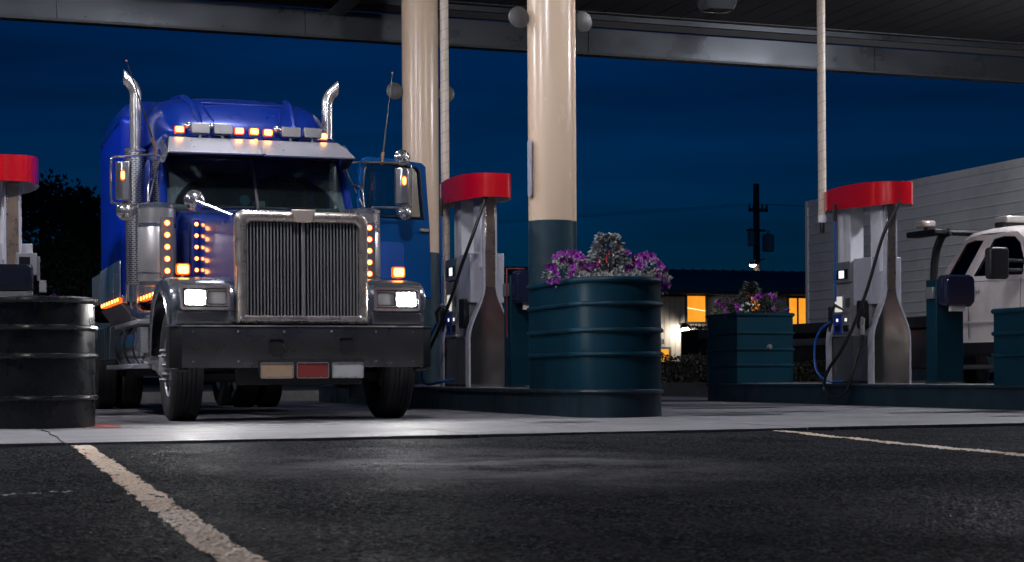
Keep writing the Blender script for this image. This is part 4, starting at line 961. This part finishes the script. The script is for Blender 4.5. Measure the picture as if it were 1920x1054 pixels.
# ================================================================ PLANTS
def leafmat(name, a, b, rough=.55):
    m = bpy.data.materials.new(name); m.use_nodes = True; n, l = m.node_tree.nodes, m.node_tree.links; p = n['Principled BSDF']
    g = n.new('ShaderNodeNewGeometry'); mx = n.new('ShaderNodeMix'); mx.data_type = 'RGBA'
    mx.inputs['A'].default_value = (*a, 1); mx.inputs['B'].default_value = (*b, 1); l.new(g.outputs['Random Per Island'], mx.inputs['Factor'])
    l.new(mx.outputs['Result'], p.inputs['Base Color']); p.inputs['Roughness'].default_value = rough; return m
SILVER = leafmat('silver_leaves', (.16, .165, .15), (.55, .54, .50))
FUCHLEAF = leafmat('grey_green_leaves', (.035, .05, .05), (.58, .60, .62), .35)
GREENLEAF = leafmat('dark_green_leaves', (.012, .025, .014), (.05, .075, .045))
TREELEAF = leafmat('night_tree_leaves', (.012, .018, .010), (.04, .046, .026), .8)
HEDGELEAF = leafmat('hedge_leaves', (.02, .03, .02), (.07, .06, .045))
PURPLE = leafmat('purple_petals', (.10, .006, .13), (.30, .03, .36), .5)
WHITEF = leafmat('white_petals', (.6, .58, .56), (.85, .83, .8))
REDF = leafmat('red_petals', (.5, .04, .02), (.75, .12, .08))
BLUEF = leafmat('blue_petals', (.01, .02, .30), (.03, .06, .55))
rnd = random.Random(5)
def leaf(mb, c, d, L, w, nrm=None):
    d = Vector(d).normalized(); s = d.cross(Vector((rnd.uniform(-1,1), rnd.uniform(-1,1), rnd.uniform(-1,1)))).normalized(); n_ = s.cross(d)
    c = Vector(c); mid = c + d*L*.5 + n_*L*.08
    mb.add([c, mid+s*w*.5, c+d*L-n_*L*.1, mid-s*w*.5], [(0,1,2), (0,2,3)])
def rand_dir(upb=.0):
    while True:
        v = Vector((rnd.uniform(-1,1), rnd.uniform(-1,1), rnd.uniform(-1,1)))
        if .05 < v.length < 1:
            v.normalize(); v.z += upb; return v.normalized()
def clump(mb, c, rx, ry, rz, n, L, w, upb=.4, shell=.55):
    for _ in range(n):
        d = rand_dir(upb); q = (shell + (1-shell)*rnd.random())
        p = Vector((c[0]+d.x*rx*q, c[1]+d.y*ry*q, c[2]+d.z*rz*q))
        leaf(mb, p, d + rand_dir()*.8, L*rnd.uniform(.6, 1.3), w*rnd.uniform(.7, 1.2))
def petal_mesh(name, r, mtl, depth=.4, lobes=5):
    mb = MB(); pts = []
    n = lobes*4
    for i in range(n):
        a = 2*PI*i/n; q = r*(.82+.18*math.cos(lobes*a)); pts.append((q*math.cos(a), q*math.sin(a), r*depth+.1*r*math.sin(2*a)))
    ring = [(p[0]*.28, p[1]*.28, .08*r) for p in pts]
    mb.add(pts+ring+[(0, 0, -r*.5)], [(i, (i+1) % n, n+(i+1) % n, n+i) for i in range(n)] + [(n+i, n+(i+1) % n, 2*n) for i in range(n)])
    me = mb.mesh(name, 60); me.materials.append(mtl); return me
PET = petal_mesh('petunia_flower', .043, PURPLE); PETB = petal_mesh('lobelia_flower', .020, BLUEF, .2); PETW = petal_mesh('white_flower', .020, WHITEF, .2)
def fuch_mesh():
    mb = MB()
    for k in range(5):
        a = 2*PI*k/5; mb.add([(0,0,0), (.013*math.cos(a-.4), .013*math.sin(a-.4), -.03), (.036*math.cos(a), .036*math.sin(a), -.052), (.013*math.cos(a+.4), .013*math.sin(a+.4), -.03)], [(0,1,2,3)])
    mb.cyl((0,0,.01), (0,0,-.05), .006, .004, 5); me = mb.mesh('fuchsia_flower', 40); me.materials.append(REDF); return me
FUCH = fuch_mesh()
def face_cam(p, spread=.7):
    d = (Vector((0, 0, 1.2)) - Vector(p)).normalized() + rand_dir(.2)*spread
    return d.to_track_quat('Z', 'Y').to_euler()
def flowers(parent, org, spots, me, name, spread=.7):
    for p in spots:
        put(name, me, parent, tuple(Vector(p)-Vector(org)), face_cam(p, spread))
def dome(c, rx, ry, rz, n, front=True):
    out = []
    while len(out) < n:
        d = rand_dir(.35)
        if front and d.y > .35: continue
        out.append((c[0]+d.x*rx, c[1]+d.y*ry, c[2]+max(d.z, -.25)*rz))
    return out
def petunia(c, rx, ry, rz, n, label, nleaf=260, leafm=SILVER, fm=None, fname='petunia_flower', group=None):
    t = thing('petunia_plant', c, label, 'flowers', group)
    mb = MB(); clump(mb, (0,0,0), rx, ry, rz, nleaf, .045, .018)
    mb.build('foliage', leafm, t, smooth=0)
    flowers(t, c, dome(c, rx*1.02, ry*1.02, rz*1.05, n), fm or PET, fname)
    return t
# ---- near (middle) planter, island 1: soil at z 1.22
Z = 1.24
petunia((6.0, 15.2, Z+.14), .17, .45, .22, 40, 'purple petunias spilling over the left side of the tall teal planter', 420, group='purple petunias')
petunia((6.62, 14.70, Z+.14), .16, .22, .18, 26, 'purple petunias right of the fuchsia in the tall teal planter', 260, group='purple petunias')
petunia((6.76, 14.75, Z+.06), .12, .24, .13, 12, 'purple petunias hanging over the right end of the tall teal planter', 200, group='purple petunias')
t = thing('fuchsia_bush', (6.34, 14.95, Z), 'conical pale leaved bush with red flowers in the tall teal planter', 'bush')
mb = MB()
for _ in range(1500):
    h = rnd.random()**.9*.54; r_ = .31*(1-h/.66)*math.sqrt(rnd.uniform(.25, 1)); a = rnd.uniform(0, 2*PI)
    leaf(mb, (r_*math.cos(a), r_*math.sin(a), h), (math.cos(a), math.sin(a), rnd.uniform(-.5, .5)), rnd.uniform(.045, .085), .036)
mb.build('foliage', FUCHLEAF, t, smooth=0)
stem = MB()
for k in range(9):
    a = rnd.uniform(0, 6.28); stem.tube([(0,0,-.1), (.05*math.cos(a), .05*math.sin(a), .15), (.11*math.cos(a), .11*math.sin(a), .36+.1*rnd.random())], .006, 5)
stem.build('stem', mat('twig', (.06, .035, .02), .8), t)
org = Vector((6.34, 14.95, Z))
for _ in range(13):
    h = rnd.uniform(.12, .52); r_ = .32*(1-h/.66)+.01; a = rnd.uniform(PI*.95, PI*2.05)
    put('fuchsia_flower', FUCH, t, (r_*math.cos(a), r_*math.sin(a), h), (rnd.uniform(-.4,.4), rnd.uniform(-.4,.4), rnd.uniform(0, 6)))
petunia((6.52, 14.95, Z+.16), .16, .22, .20, 14, 'purple petunias close behind the fuchsia bush on its right', 260, group='purple petunias')
petunia((6.12, 15.05, Z+.12), .14, .25, .18, 12, 'purple petunias tucked against the left of the fuchsia bush', 260, group='purple petunias')
petunia((6.16, 14.62, Z+.06), .09, .08, .07, 22, 'small white flower cluster at the front of the tall teal planter', 120, SILVER, PETW, 'white_flower')
petunia((6.36, 14.48, Z+.05), .16, .10, .06, 18, 'deep blue lobelia in front of the fuchsia bush', 220, SILVER, PETB, 'lobelia_flower')
t = thing('dusty_miller', (6.4, 14.75, Z), 'silver leaved filler plant edging the tall teal planter', 'plant')
mb = MB()
for i in range(26):
    a = PI + PI*i/25; clump(mb, (-.07+.36*math.cos(a), .03+.33*math.sin(a), .05), .07, .07, .09, 26, .05, .013)
for i in range(10): clump(mb, (-.42+.02*i, .15+.09*i*.8, .04), .07, .07, .08, 26, .05, .013)
mb.build('foliage', SILVER, t, smooth=0)
# ---- far planter, island 2
Z = 1.18
petunia((11.08, 21.75, Z+.10), .16, .35, .20, 18, 'purple petunias at the left side of the far planter behind the right pump', 420, GREENLEAF, group='purple petunias')
petunia((11.52, 21.35, Z+.18), .22, .16, .18, 12, 'purple petunias in the middle of the far planter', 300, GREENLEAF, group='purple petunias')
petunia((11.24, 21.35, Z+.12), .12, .12, .12, 14, 'white flowers at the front left of the far planter', 200, GREENLEAF, PETW, 'white_flower')
petunia((11.70, 21.4, Z+.12), .2, .2, .17, 14, 'dark blue flowers at the right of the far planter', 300, GREENLEAF, PETB, 'lobelia_flower')
t = thing('flowering_bush', (11.42, 21.6, Z), 'dark bush with red flowers topping the far planter', 'bush')
mb = MB()
for _ in range(1300):
    h = rnd.random()**1.1*.55; r_ = .40*(1-h/.62)*math.sqrt(rnd.uniform(.2, 1)); a = rnd.uniform(0, 2*PI)
    leaf(mb, (r_*math.cos(a), r_*math.sin(a), h), (math.cos(a), math.sin(a), rnd.uniform(-.5, .6)), rnd.uniform(.04, .08), .03)
mb.build('foliage', leafmat('dim_leaves', (.015, .025, .02), (.09, .10, .085)), t, smooth=0)
for _ in range(14):
    h = rnd.uniform(.15, .5); r_ = .28*(1-h/.62)+.02; a = rnd.uniform(PI, PI*2)
    put('fuchsia_flower', FUCH, t, (r_*math.cos(a), r_*math.sin(a), h), (rnd.uniform(-.4,.4), rnd.uniform(-.4,.4), 0))
t = thing('grass_tuft', (11.74, 21.5, Z), 'pale upright grass plume at the right of the far planter', 'plant')
mb = MB()
for k in range(60):
    a = rnd.uniform(0, 6.28); mb.tube([(0,0,0), (.03*math.cos(a), .03*math.sin(a), .2), (.05*math.cos(a), .05*math.sin(a), rnd.uniform(.3, .42))], [.004, .004, .0015], 4)
mb.build('blades', SILVER, t, smooth=0)
petunia((1.12, 15.1, 1.02), .12, .2, .1, 8, 'few purple petunias peeking over the left black planter', 200, GREENLEAF, group='purple petunias')
# ---- hedges by the building
def hedge(x0, x1, y, h, d, label, n):
    t = thing('hedge', ((x0+x1)/2, y, .2), label, 'hedge', 'clipped hedges before the building')
    mb = MB(); hw = (x1-x0)/2
    for _ in range(n):
        p = [rnd.uniform(-hw, hw), rnd.uniform(-d, d), rnd.uniform(0, h)]
        k = rnd.choice((0, 1, 2, 2)); p[1] = -d if k == 2 else p[1]; p[2] = h if k == 1 else p[2]
        leaf(mb, (p[0], p[1]+rnd.uniform(-.05, .05), p[2]+rnd.uniform(-.04, .04)), rand_dir(.3), rnd.uniform(.06, .12), .05)
    mb.build('foliage', HEDGELEAF, t, smooth=0)
    MB().box(-hw+.06, hw-.06, -d+.08, d-.08, 0, h-.08).build('inner_branches', mat('hedge_dark', (.006, .008, .006), .95), t, smooth=0)
hedge(12.6, 17.6, 29.4, .52, .5, 'low clipped hedge before the beige building', 2600)
hedge(22.15, 25.5, 46.0, 1.62, .7, 'tall dark hedge right of the wall lamp', 2600)
# ---- trees at the far left
def tree(x, y, h, r, label, seed, z0=1.2):
    global rnd
    rnd = random.Random(seed); t = thing('tree', (x, y, 0), label, 'tree', 'dark trees beyond the left pump')
    tr = MB().tube([(0,0,-.05), (.05,0,h*.3), (-.05,.05,h*.65), (0,0,h*.95)], [.22, .17, .1, .03], 8)
    for k in range(9):
        a = rnd.uniform(0, 6.28); z = h*rnd.uniform(.25, .8); q = r*.7*(1-z/h*.5)
        tr.tube([(0,0,z), (q*.5*math.cos(a), q*.5*math.sin(a), z+.4), (q*math.cos(a), q*math.sin(a), z+.7)], [.06, .04, .015], 5)
    tr.build('trunk', mat('bark', (.03, .024, .018), .9), t)
    mb = MB()
    for k in range(46):
        z = rnd.uniform(z0, h); q = r*(1-.55*(abs(z-h*.45)/h)*1.5)*rnd.uniform(.25, 1); a = rnd.uniform(0, 6.28); s = rnd.uniform(.35, .75)*r/1.5
        clump(mb, (q*math.cos(a), q*math.sin(a), z-s*.4), s, s, s*.9, 300, .15, .10, .1, .15)
    mb.build('crown', TREELEAF, t, smooth=0)
tree(3.1, 46, 5.9, 1.7, 'tall dark tree rising behind the left pump', 3)
tree(5.2, 50, 5.6, 1.5, 'dark tree just left of the blue truck', 4)
tree(1.6, 52, 4.9, 1.6, 'lower dark tree partly behind the left pump mast', 6)
tree(6.6, 47, 4.8, 1.3, 'dark tree mostly hidden behind the blue sleeper', 8)
# ================================================================ WHITE TRAILER
TRW = mat('trailer_aluminium', (.80, .79, .76), .38, .35, var=.12, vscale=1.5, rvar=.1, bump=.06, bscale=4, dirt=(.62, .60, .57), dscale=1.5)
TRDK = mat('trailer_underside', (.02, .02, .022), .7)
tr = thing('box_trailer', (19.2, 25, 0), 'long dull white ribbed box trailer parked behind the tow truck', 'trailer')
MB().box(-1.25, 1.3, -7, 6.35, 1.32, 4.05).build('box', TRW, tr, smooth=0)
z = 1.36; k = 0
while z < 3.92:
    for j in range(6):
        MB().box(-1.268, -1.25, -7+j*2.225+.0008, -7+(j+1)*2.225-.0008, z+.006, z+.188).build('side_panel', TRW, tr, smooth=0)
    MB().tube([(-1.268, -7, z), (-1.268, 6.3, z)], .02, 6).build('side_rib', TRW, tr)
    z += .2
MB().box(-1.285, 1.3, -7, 6.36, 3.95, 4.10).build('top_rail', TRW, tr, bevel=.01)
rv = MB()
for j in range(90): rv.sphere((-1.287, -6.9+j*.147, 3.99), .012, 6, 4)
rv.build('rivets', STEEL, tr, kind='stuff')
MB().box(-1.29, -1.20, 6.28, 6.40, 1.28, 4.10).build('corner_post', WHITEP, tr, bevel=.02)
MB().box(-1.28, 1.3, -7, 6.36, 1.18, 1.32).build('bottom_rail', TRDK, tr, bevel=.01)
for y in (-1.5, 2.6): MB().lathe([(.02, -.03), (.04, -.02), (.05, 0)], (-1.29, y, 4.06), 'x', 10).build('marker_light', AMBERLENS, tr)
for y in (-2.2, -.95): MB().lathe([(.3, -.14), (.5, -.13), (.52, 0), (.5, .13), (.3, .14)], (-1.0, y, .52), 'x', 28).build('tyre', TYRE, tr)
MB().box(-.95, .95, -3, 0, .5, 1.18).build('bogie', TRDK, tr)
for y in (3.4,):
    for s in (-1, 1): MB().box(s*.85-.06, s*.85+.06, y-.06, y+.06, .05, 1.2).build('landing_leg', TRDK, tr)

# ================================================================ WHITE TOW TRUCK
PICK = mat('white_truck_paint', (.76, .72, .68), .25, var=.04, coat=.8, rvar=.05)
tw = thing('tow_truck', (14.0, 17.0, 0), 'white extended cab tow truck with roof light bar behind the towel post', 'truck')
# local: faces -y; near side at x=-1
def side_poly(pts, x0, x1): return MB().prism(pts, 'x', x0, x1)
body = [(-.95, .86), (-.96, 1.38), (-.6, 1.45), (.24, 1.50), (.32, 1.575), (2.24, 1.625), (2.26, .80), (-.5, .78)]
MB().loft([[(-.965, y, z) for y, z in body], [(-1.0, y, z-.0) for y, z in body], [(1.0, y, z) for y, z in body], [(.965, y, z) for y, z in body]]).build('cab_lower_body', PICK, tw, bevel=.03, seg=3)
# greenhouse: leaning side panels with real window openings, roof skin, glass set behind the openings
roof = [(.48, 2.10), (.64, 2.19), (1.0, 2.235), (1.4, 2.245), (1.70, 2.225), (1.86, 2.17)]
MB().loft([[(-.815, y, z-.02) for y, z in roof], [(-.78, y, z+.03) for y, z in roof], [(-.62, y, z+.07) for y, z in roof], [(0, y, z+.09) for y, z in roof], [(.62, y, z+.07) for y, z in roof], [(.78, y, z+.03) for y, z in roof], [(.815, y, z-.02) for y, z in roof]], cap=False, closed=False).build('cab_roof', PICK, tw, smooth=60)
gl = glassy('cab_side_glass', (.16, .17, .18))
fo = [(1.52, 1.60), (1.245, 2.20), (.98, 2.225), (.70, 2.205), (.53, 2.10), (.34, 1.84), (.28, 1.56)]
fi = [(1.435, 1.665), (1.185, 2.135), (.98, 2.158), (.75, 2.138), (.61, 2.05), (.44, 1.81), (.41, 1.63)]
ro = [(1.525, 1.60), (1.25, 2.20), (1.60, 2.225), (1.84, 2.17), (2.25, 1.61)]
ri = [(1.665, 1.665), (1.415, 2.135), (1.60, 2.15), (1.78, 2.12), (2.03, 1.69)]
for s in (-1, 1):
    X = lambda z, d=0: s*(.985 - (z-1.6)*.29 - d)
    for nm, o_, i_ in (('front_door_frame', fo, fi), ('rear_door_frame', ro, ri)):
        m_ = MB(); n_ = len(o_)
        rings_ = [[(X(z, .05), y, z) for y, z in o_], [(X(z), y, z) for y, z in o_], [(X(z), y, z) for y, z in i_], [(X(z, .05), y, z) for y, z in i_]]
        m_.loft(rings_, cap=False).build(nm, PICK, tw, bevel=.008)
        MB().loft([[(X(z, .030), y, z) for y, z in i_], [(X(z, .036), y, z) for y, z in i_]]).build('side_window', gl, tw, smooth=0)
        MB().tube([(X(z, .012), y, z) for y, z in i_], .012, 6, closed=True).build('window_seal', BLACK, tw)
    MB().tube([(s*.97, .22, 1.56), (s*.89, .38, 1.86), (s*.81, .56, 2.12)], .04, 8).build('front_pillar', PICK, tw)
MB().loft([[(-.93, .24, 1.58), (.93, .24, 1.58), (.79, .60, 2.16), (-.79, .60, 2.16)], [(-.93, .25, 1.575), (.93, .25, 1.575), (.79, .61, 2.155), (-.79, .61, 2.155)]]).build('windshield', gl, tw, smooth=0)
MB().box(-.9, .9, .35, 2.2, .9, 1.56).build('cab_floor_mass', INTERIOR, tw)
for s in (-1, 1):
    MB().prism(rr(s*.42-.22, s*.42+.22, 1.5, 2.0, .08), 'y', 1.1, 1.25).build('seat_back', INTERIOR, tw, bevel=.02)
    MB().prism(rr(s*.42-.12, s*.42+.12, 2.0, 2.16, .05), 'y', 1.12, 1.22).build('headrest', INTERIOR, tw, bevel=.02)
for y in (.40, 1.50, 2.1): MB().tube([(-1.003, y, .85), (-1.003, y+.02, 1.3), (-1.0, y, 1.6)], .004, 4).build('door_seam', BLACK, tw)
MB().box(-1.03, -1.0, 1.28, 1.44, 1.46, 1.50).build('door_handle', PICK, tw, bevel=.01)
MB().box(-1.025, -1.0, -.5, 2.0, 1.04, 1.075).build('body_crease', PICK, tw, bevel=.012)
for s in (-1, 1):
    arm = MB(); arm.tube([(s*.93, .45, 1.80), (s*1.3, .40, 1.80)], .025, 8); arm.tube([(s*.95, .42, 1.68), (s*1.3, .40, 1.68)], .025, 8); arm.build('mirror_arm', BLACK, tw)
    MB().prism(rr(s*1.38-.14, s*1.38+.14, 1.56, 1.96, .05), 'y', .30, .44).build('mirror_head', BLACK, tw, bevel=.03, seg=3)
for k in range(4): MB().box(-.62+k*.315, -.62+k*.315+.30, 1.2, 1.48, 2.365, 2.455).build('light_bar_section', mat('clear_beacon', (.40, .38, .36), .15, coat=.8) if k % 2 == 0 else mat('dark_beacon', (.03, .03, .05), .15, coat=.8), tw, bevel=.02)
MB().box(-.64, .66, 1.24, 1.44, 2.315, 2.37).build('light_bar_base', BLACK, tw, bevel=.01)
# headache rack behind the cab, deck and wheels
rk = MB()
for s in (-1, 1): rk.tube(spline([(s*.82, 2.58, 1.05), (s*.82, 2.55, 1.9), (s*.80, 2.42, 2.25), (s*.74, 2.3, 2.33)], 5), .055, 8)
rk.tube([(-1.0, 2.4, 2.33), (1.0, 2.4, 2.33)], .045, 8)
rk.build('headache_rack', BLACK, tw)
MB().box(-1.05, -.85, 2.2, 2.9, 2.28, 2.36).build('rack_arm', BLACK, tw, bevel=.02)
MB().box(-1.02, -.82, 2.5, 2.72, 2.40, 2.50).build('beacon', mat('beacon_lens', (.4, .34, .3), .2, coat=.6), tw, bevel=.03)
MB().cyl((-.92, 2.6, 2.35), (-.92, 2.6, 2.41), .03, n=8).build('beacon_stem', BLACK, tw)
MB().box(-1.05, 1.05, 2.32, 9.5, 1.02, 1.18).build('deck', CHASSIS, tw, bevel=.02)
dk = None
for k in range(14): MB().lathe([(.001, -.004), (.02, -.003), (.022, 0)], (-1.052, 2.6+k*.5, 1.1), 'x', 8).build('deck_hole', BLACK, tw)
MB().box(-.45, .45, -.4, 9.2, .62, .85).build('frame', CHASSIS, tw)
MB().box(-1.0, -.3, 2.3, 3.3, .45, 1.0).build('side_tank', mat('side_tank_grey', (.08, .08, .085), .5, .4), tw, bevel=.03)
MB().box(-.98, .98, -.3, 2.0, .62, .80).build('rocker', BLACK, tw, bevel=.02)
MB().box(-1.05, -.9, .1, 1.9, .44, .50).build('running_board', STEEL_DK, tw, bevel=.01)
for y in (-.55, 4.3):
    for s in (-1, 1):
        w_ = MB().lathe([(.25, -.13), (.40, -.14), (.43, -.1), (.43, .1), (.40, .14), (.25, .13)], (s*.9, y, .43), 'x', 32).build('wheel', TYRE, tw)
        MB().lathe([(.24, s*.10), (.2, s*.05), (.08, s*.02), (.07, s*.10), (.001, s*.11)], (s*.9, y, .43), 'x', 24).build('rim', ALU, w_)
for x, y, z_ in ((-1.06, 3.0, .95), (-1.06, 7.2, .9)): MB().lathe([(.001, -.02), (.03, -.015), (.035, 0)], (x, y, z_), 'x', 10).build('side_marker', REDLENS, tw)

# ================================================================ BUILDING
b = thing('office_building', (24, 50, 0), 'low beige building with teal metal roof and lit orange windows', 'building')
WALL = mat('beige_siding', (.52, .44, .35), .7, var=.08, vscale=2)
MB().box(-8, 10, 0, 7, 0, 3.2).build('wall', WALL, b, smooth=0)
sd = MB().box(0, .185, -.03, 0, 0, 3.15).mesh('siding_board', 0); sd.materials.append(WALL)
for k in range(80):
    x = -6 + k*.2
    put('siding_board', sd, b, (x, -.001, .02))
ROOFM = mat('teal_roof_metal', (.03, .15, .17), .6, 0, var=.15)
MB().add([(-8.4, -.75, 3.13), (10.4, -.75, 3.13), (10.4, 3.6, 4.12), (-8.4, 3.6, 4.12), (-8.4, 7.6, 3.1), (10.4, 7.6, 3.1), (-8.4, -.75, 3.05), (10.4, -.75, 3.05), (10.4, 7.6, 3.0), (-8.4, 7.6, 3.0)],
         [(0,1,2,3), (3,2,5,4), (0,6,7,1), (4,5,8,9), (6,9,8,7), (0,3,4,9,6), (1,7,8,5,2)]).build('roof', ROOFM, b, smooth=0)
rf = b.children[-1]
sm = MB().add([(-.015, 0, 0), (.015, 0, 0), (.015, 4.35, .99), (-.015, 4.35, .99), (-.015, 0, .035), (.015, 0, .035), (.015, 4.35, 1.025), (-.015, 4.35, 1.025)], [(0,1,5,4), (4,5,6,7), (1,2,6,5), (0,4,7,3)]).mesh('roof_seam', 0); sm.materials.append(ROOFM)
for k in range(47): put('roof_seam', sm, rf, (-8.4+k*.4, -.75, 3.13))
MB().box(-8.4, 10.4, -.87, -.75, 3.02, 3.14).build('gutter', mat('gutter_dark', (.03, .04, .05), .5), b)
def lit_window_mat(name, c0, c1, s):
    m = bpy.data.materials.new(name); m.use_nodes = True; n, l = m.node_tree.nodes, m.node_tree.links; n.clear()
    o = n.new('ShaderNodeOutputMaterial'); e = n.new('ShaderNodeEmission'); e.inputs[1].default_value = s
    tc = n.new('ShaderNodeTexCoord'); nz = n.new('ShaderNodeTexNoise'); nz.inputs['Scale'].default_value = 2.4; l.new(tc.outputs['Object'], nz.inputs['Vector'])
    mx = n.new('ShaderNodeMix'); mx.data_type = 'RGBA'; mx.inputs['A'].default_value = (*c0, 1); mx.inputs['B'].default_value = (*c1, 1); l.new(nz.outputs['Fac'], mx.inputs['Factor'])
    l.new(mx.outputs['Result'], e.inputs[0]); l.new(e.outputs[0], o.inputs[0]); return m
LITW = lit_window_mat('warm_lit_room', (1, .24, .008), (1, .50, .05), 1.0)
TRIM = mat('window_trim', (.10, .095, .09), .6)
def window(x0, x1, z0, z1, name='window', mull=0):
    w_ = MB().frame(rr(x0-.07, x1+.07, z0-.07, z1+.07, .01, 1), rr(x0, x1, z0, z1, .01, 1), -.10, -.02).build(name, TRIM, b, smooth=0)
    MB().box(x0, x1, -.045, -.035, z0, z1).build('pane', LITW, w_, smooth=0)
    MB().box(x0-.1, x1+.1, -.14, -.03, z0-.12, z0-.07).build('sill', WALL, w_, smooth=0)
    if name == 'window' and not mull:
        MB().prism([(x0, z0+(z1-z0)*.52), (x1, z0+(z1-z0)*.40), (x1, z0+(z1-z0)*.45), (x0, z0+(z1-z0)*.57)], 'y', -.05, -.046).build('ceiling_light_row', emis('tube_light', (1, .75, .35), 1.4), w_)
    for k in range(mull):
        xm = x0+(x1-x0)*(k+1)/(mull+1); MB().box(xm-.03, xm+.03, -.07, -.03, z0, z1).build('mullion', TRIM, w_, smooth=0)
    return w_
X0 = lambda xw: xw-24
window(X0(24.02), X0(24.70), 2.13, 2.99)
window(X0(26.4), X0(26.75), 2.5, 2.99)
window(X0(27.85), X0(28.9), 2.0, 2.95, mull=2)
d_ = window(X0(22.5), X0(23.35), .72, 1.22, 'door_window')
MB().box(X0(22.35), X0(23.5), -.10, -.02, 0, .62).build('door', mat('door_dark', (.05, .045, .04), .5), b, smooth=0)
# house number, shaded wall lamp
def text(s_, size, loc, rot, mtl, parent, name):
    cu = bpy.data.curves.new(name, 'FONT'); cu.body = s_; cu.size = size; cu.extrude = .01; cu.align_x = 'CENTER'
    tmp = bpy.data.objects.new('tmp', cu); COL.objects.link(tmp)
    dg = bpy.context.evaluated_depsgraph_get(); me = bpy.data.meshes.new_from_object(tmp.evaluated_get(dg)); bpy.data.objects.remove(tmp)
    me.materials.clear(); me.materials.append(mtl); return put(name, me, parent, loc, rot)
text('33', .22, (X0(23.08), -.06, 1.40), (PI/2, 0, 0), mat('number_dark', (.03, .025, .02), .5), b, 'house_number')
wl_ = thing('wall_lamp', (23.75, 49.93, 1.95), 'shaded lamp glowing white on the beige building wall', 'lamp')
MB().lathe([(.19, -.04), (.17, .05), (.10, .11), (.04, .13), (.001, .13)], (0, -.42, 0), 'z', 20).build('shade', BLACK, wl_)
MB().cyl((0, 0, .1), (0, -.42, .12), .03, n=8).build('arm', BLACK, wl_)
MB().sphere((0, -.42, -.13), .13, 14, 8).build('bulb', emis('wall_lamp_bulb', (1, .97, .92), 75), wl_)

# ================================================================ UTILITY POLE AND STREET LAMP
WOOD = mat('weathered_pole', (.16, .11, .085), .85, var=.3)
up_ = thing('utility_pole', (32.0, 60, 0), 'wooden utility pole with crossarm and two transformers behind the building', 'utility pole')
MB().tube([(0,0,-.1), (0,0,8.1)], [.17, .12], 10).build('pole', WOOD, up_)
MB().box(-.42, .45, -.16, -.10, 6.95, 7.09).build('crossarm', WOOD, up_)
MB().box(-.5, .35, -.16, -.10, 6.15, 6.24).build('lower_arm', WOOD, up_)
for x in (-.38, -.2, .2, .4): MB().lathe([(.035, 0), (.05, .04), (.03, .08), (.045, .12), (.01, .17)], (x, -.13, 7.09), 'z', 8).build('insulator', mat('insulator_grey', (.1, .1, .11), .4), up_)
for x, z0, z1, r_ in ((.48, 5.35, 6.05, .24), (-.30, 5.55, 6.15, .14)):
    MB().lathe([(r_*.9, z0), (r_, z0+.04), (r_, z1-.06), (r_*.7, z1), (.04, z1+.02), (.04, z1+.14)], (x, -.1, 0), 'z', 16).build('transformer', mat('transformer_grey', (.5, .47, .43), .5, var=.1), up_)
ww = MB()
for x in (-.38, .4):
    ww.tube([(x+.0, -.13, 7.27), (x-12, 6, 6.6), (x-40, 20, 7.4)], .008, 4); ww.tube([(x, -.13, 7.27), (x+14, -3, 6.7), (x+40, -10, 7.4)], .008, 4)
ww.build('power_line', BLACK, up_)
sl = thing('street_lamp', (31.9, 59.5, 4.78), 'small lit street lamp head beside the utility pole', 'street lamp')
MB().loft([[(x, y, z) for x, y in rr(-.22*k, .22*k, -.14*k, .14*k, .05)] for z, k in ((-.02, 1), (.05, .9), (.10, .5))]).build('housing', STEEL_DK, sl, loc=(-.35, 0, 0))
MB().sphere((-.35, 0, -.02), .13, 12, 6, sz=.55).build('bulb', emis('street_bulb', (1, .97, .9), 60), sl)
MB().tube(spline([(-.2, 0, .06), (.1, 0, .22), (.3, .2, .25)], 5), .03, 6).build('arm', STEEL_DK, sl)
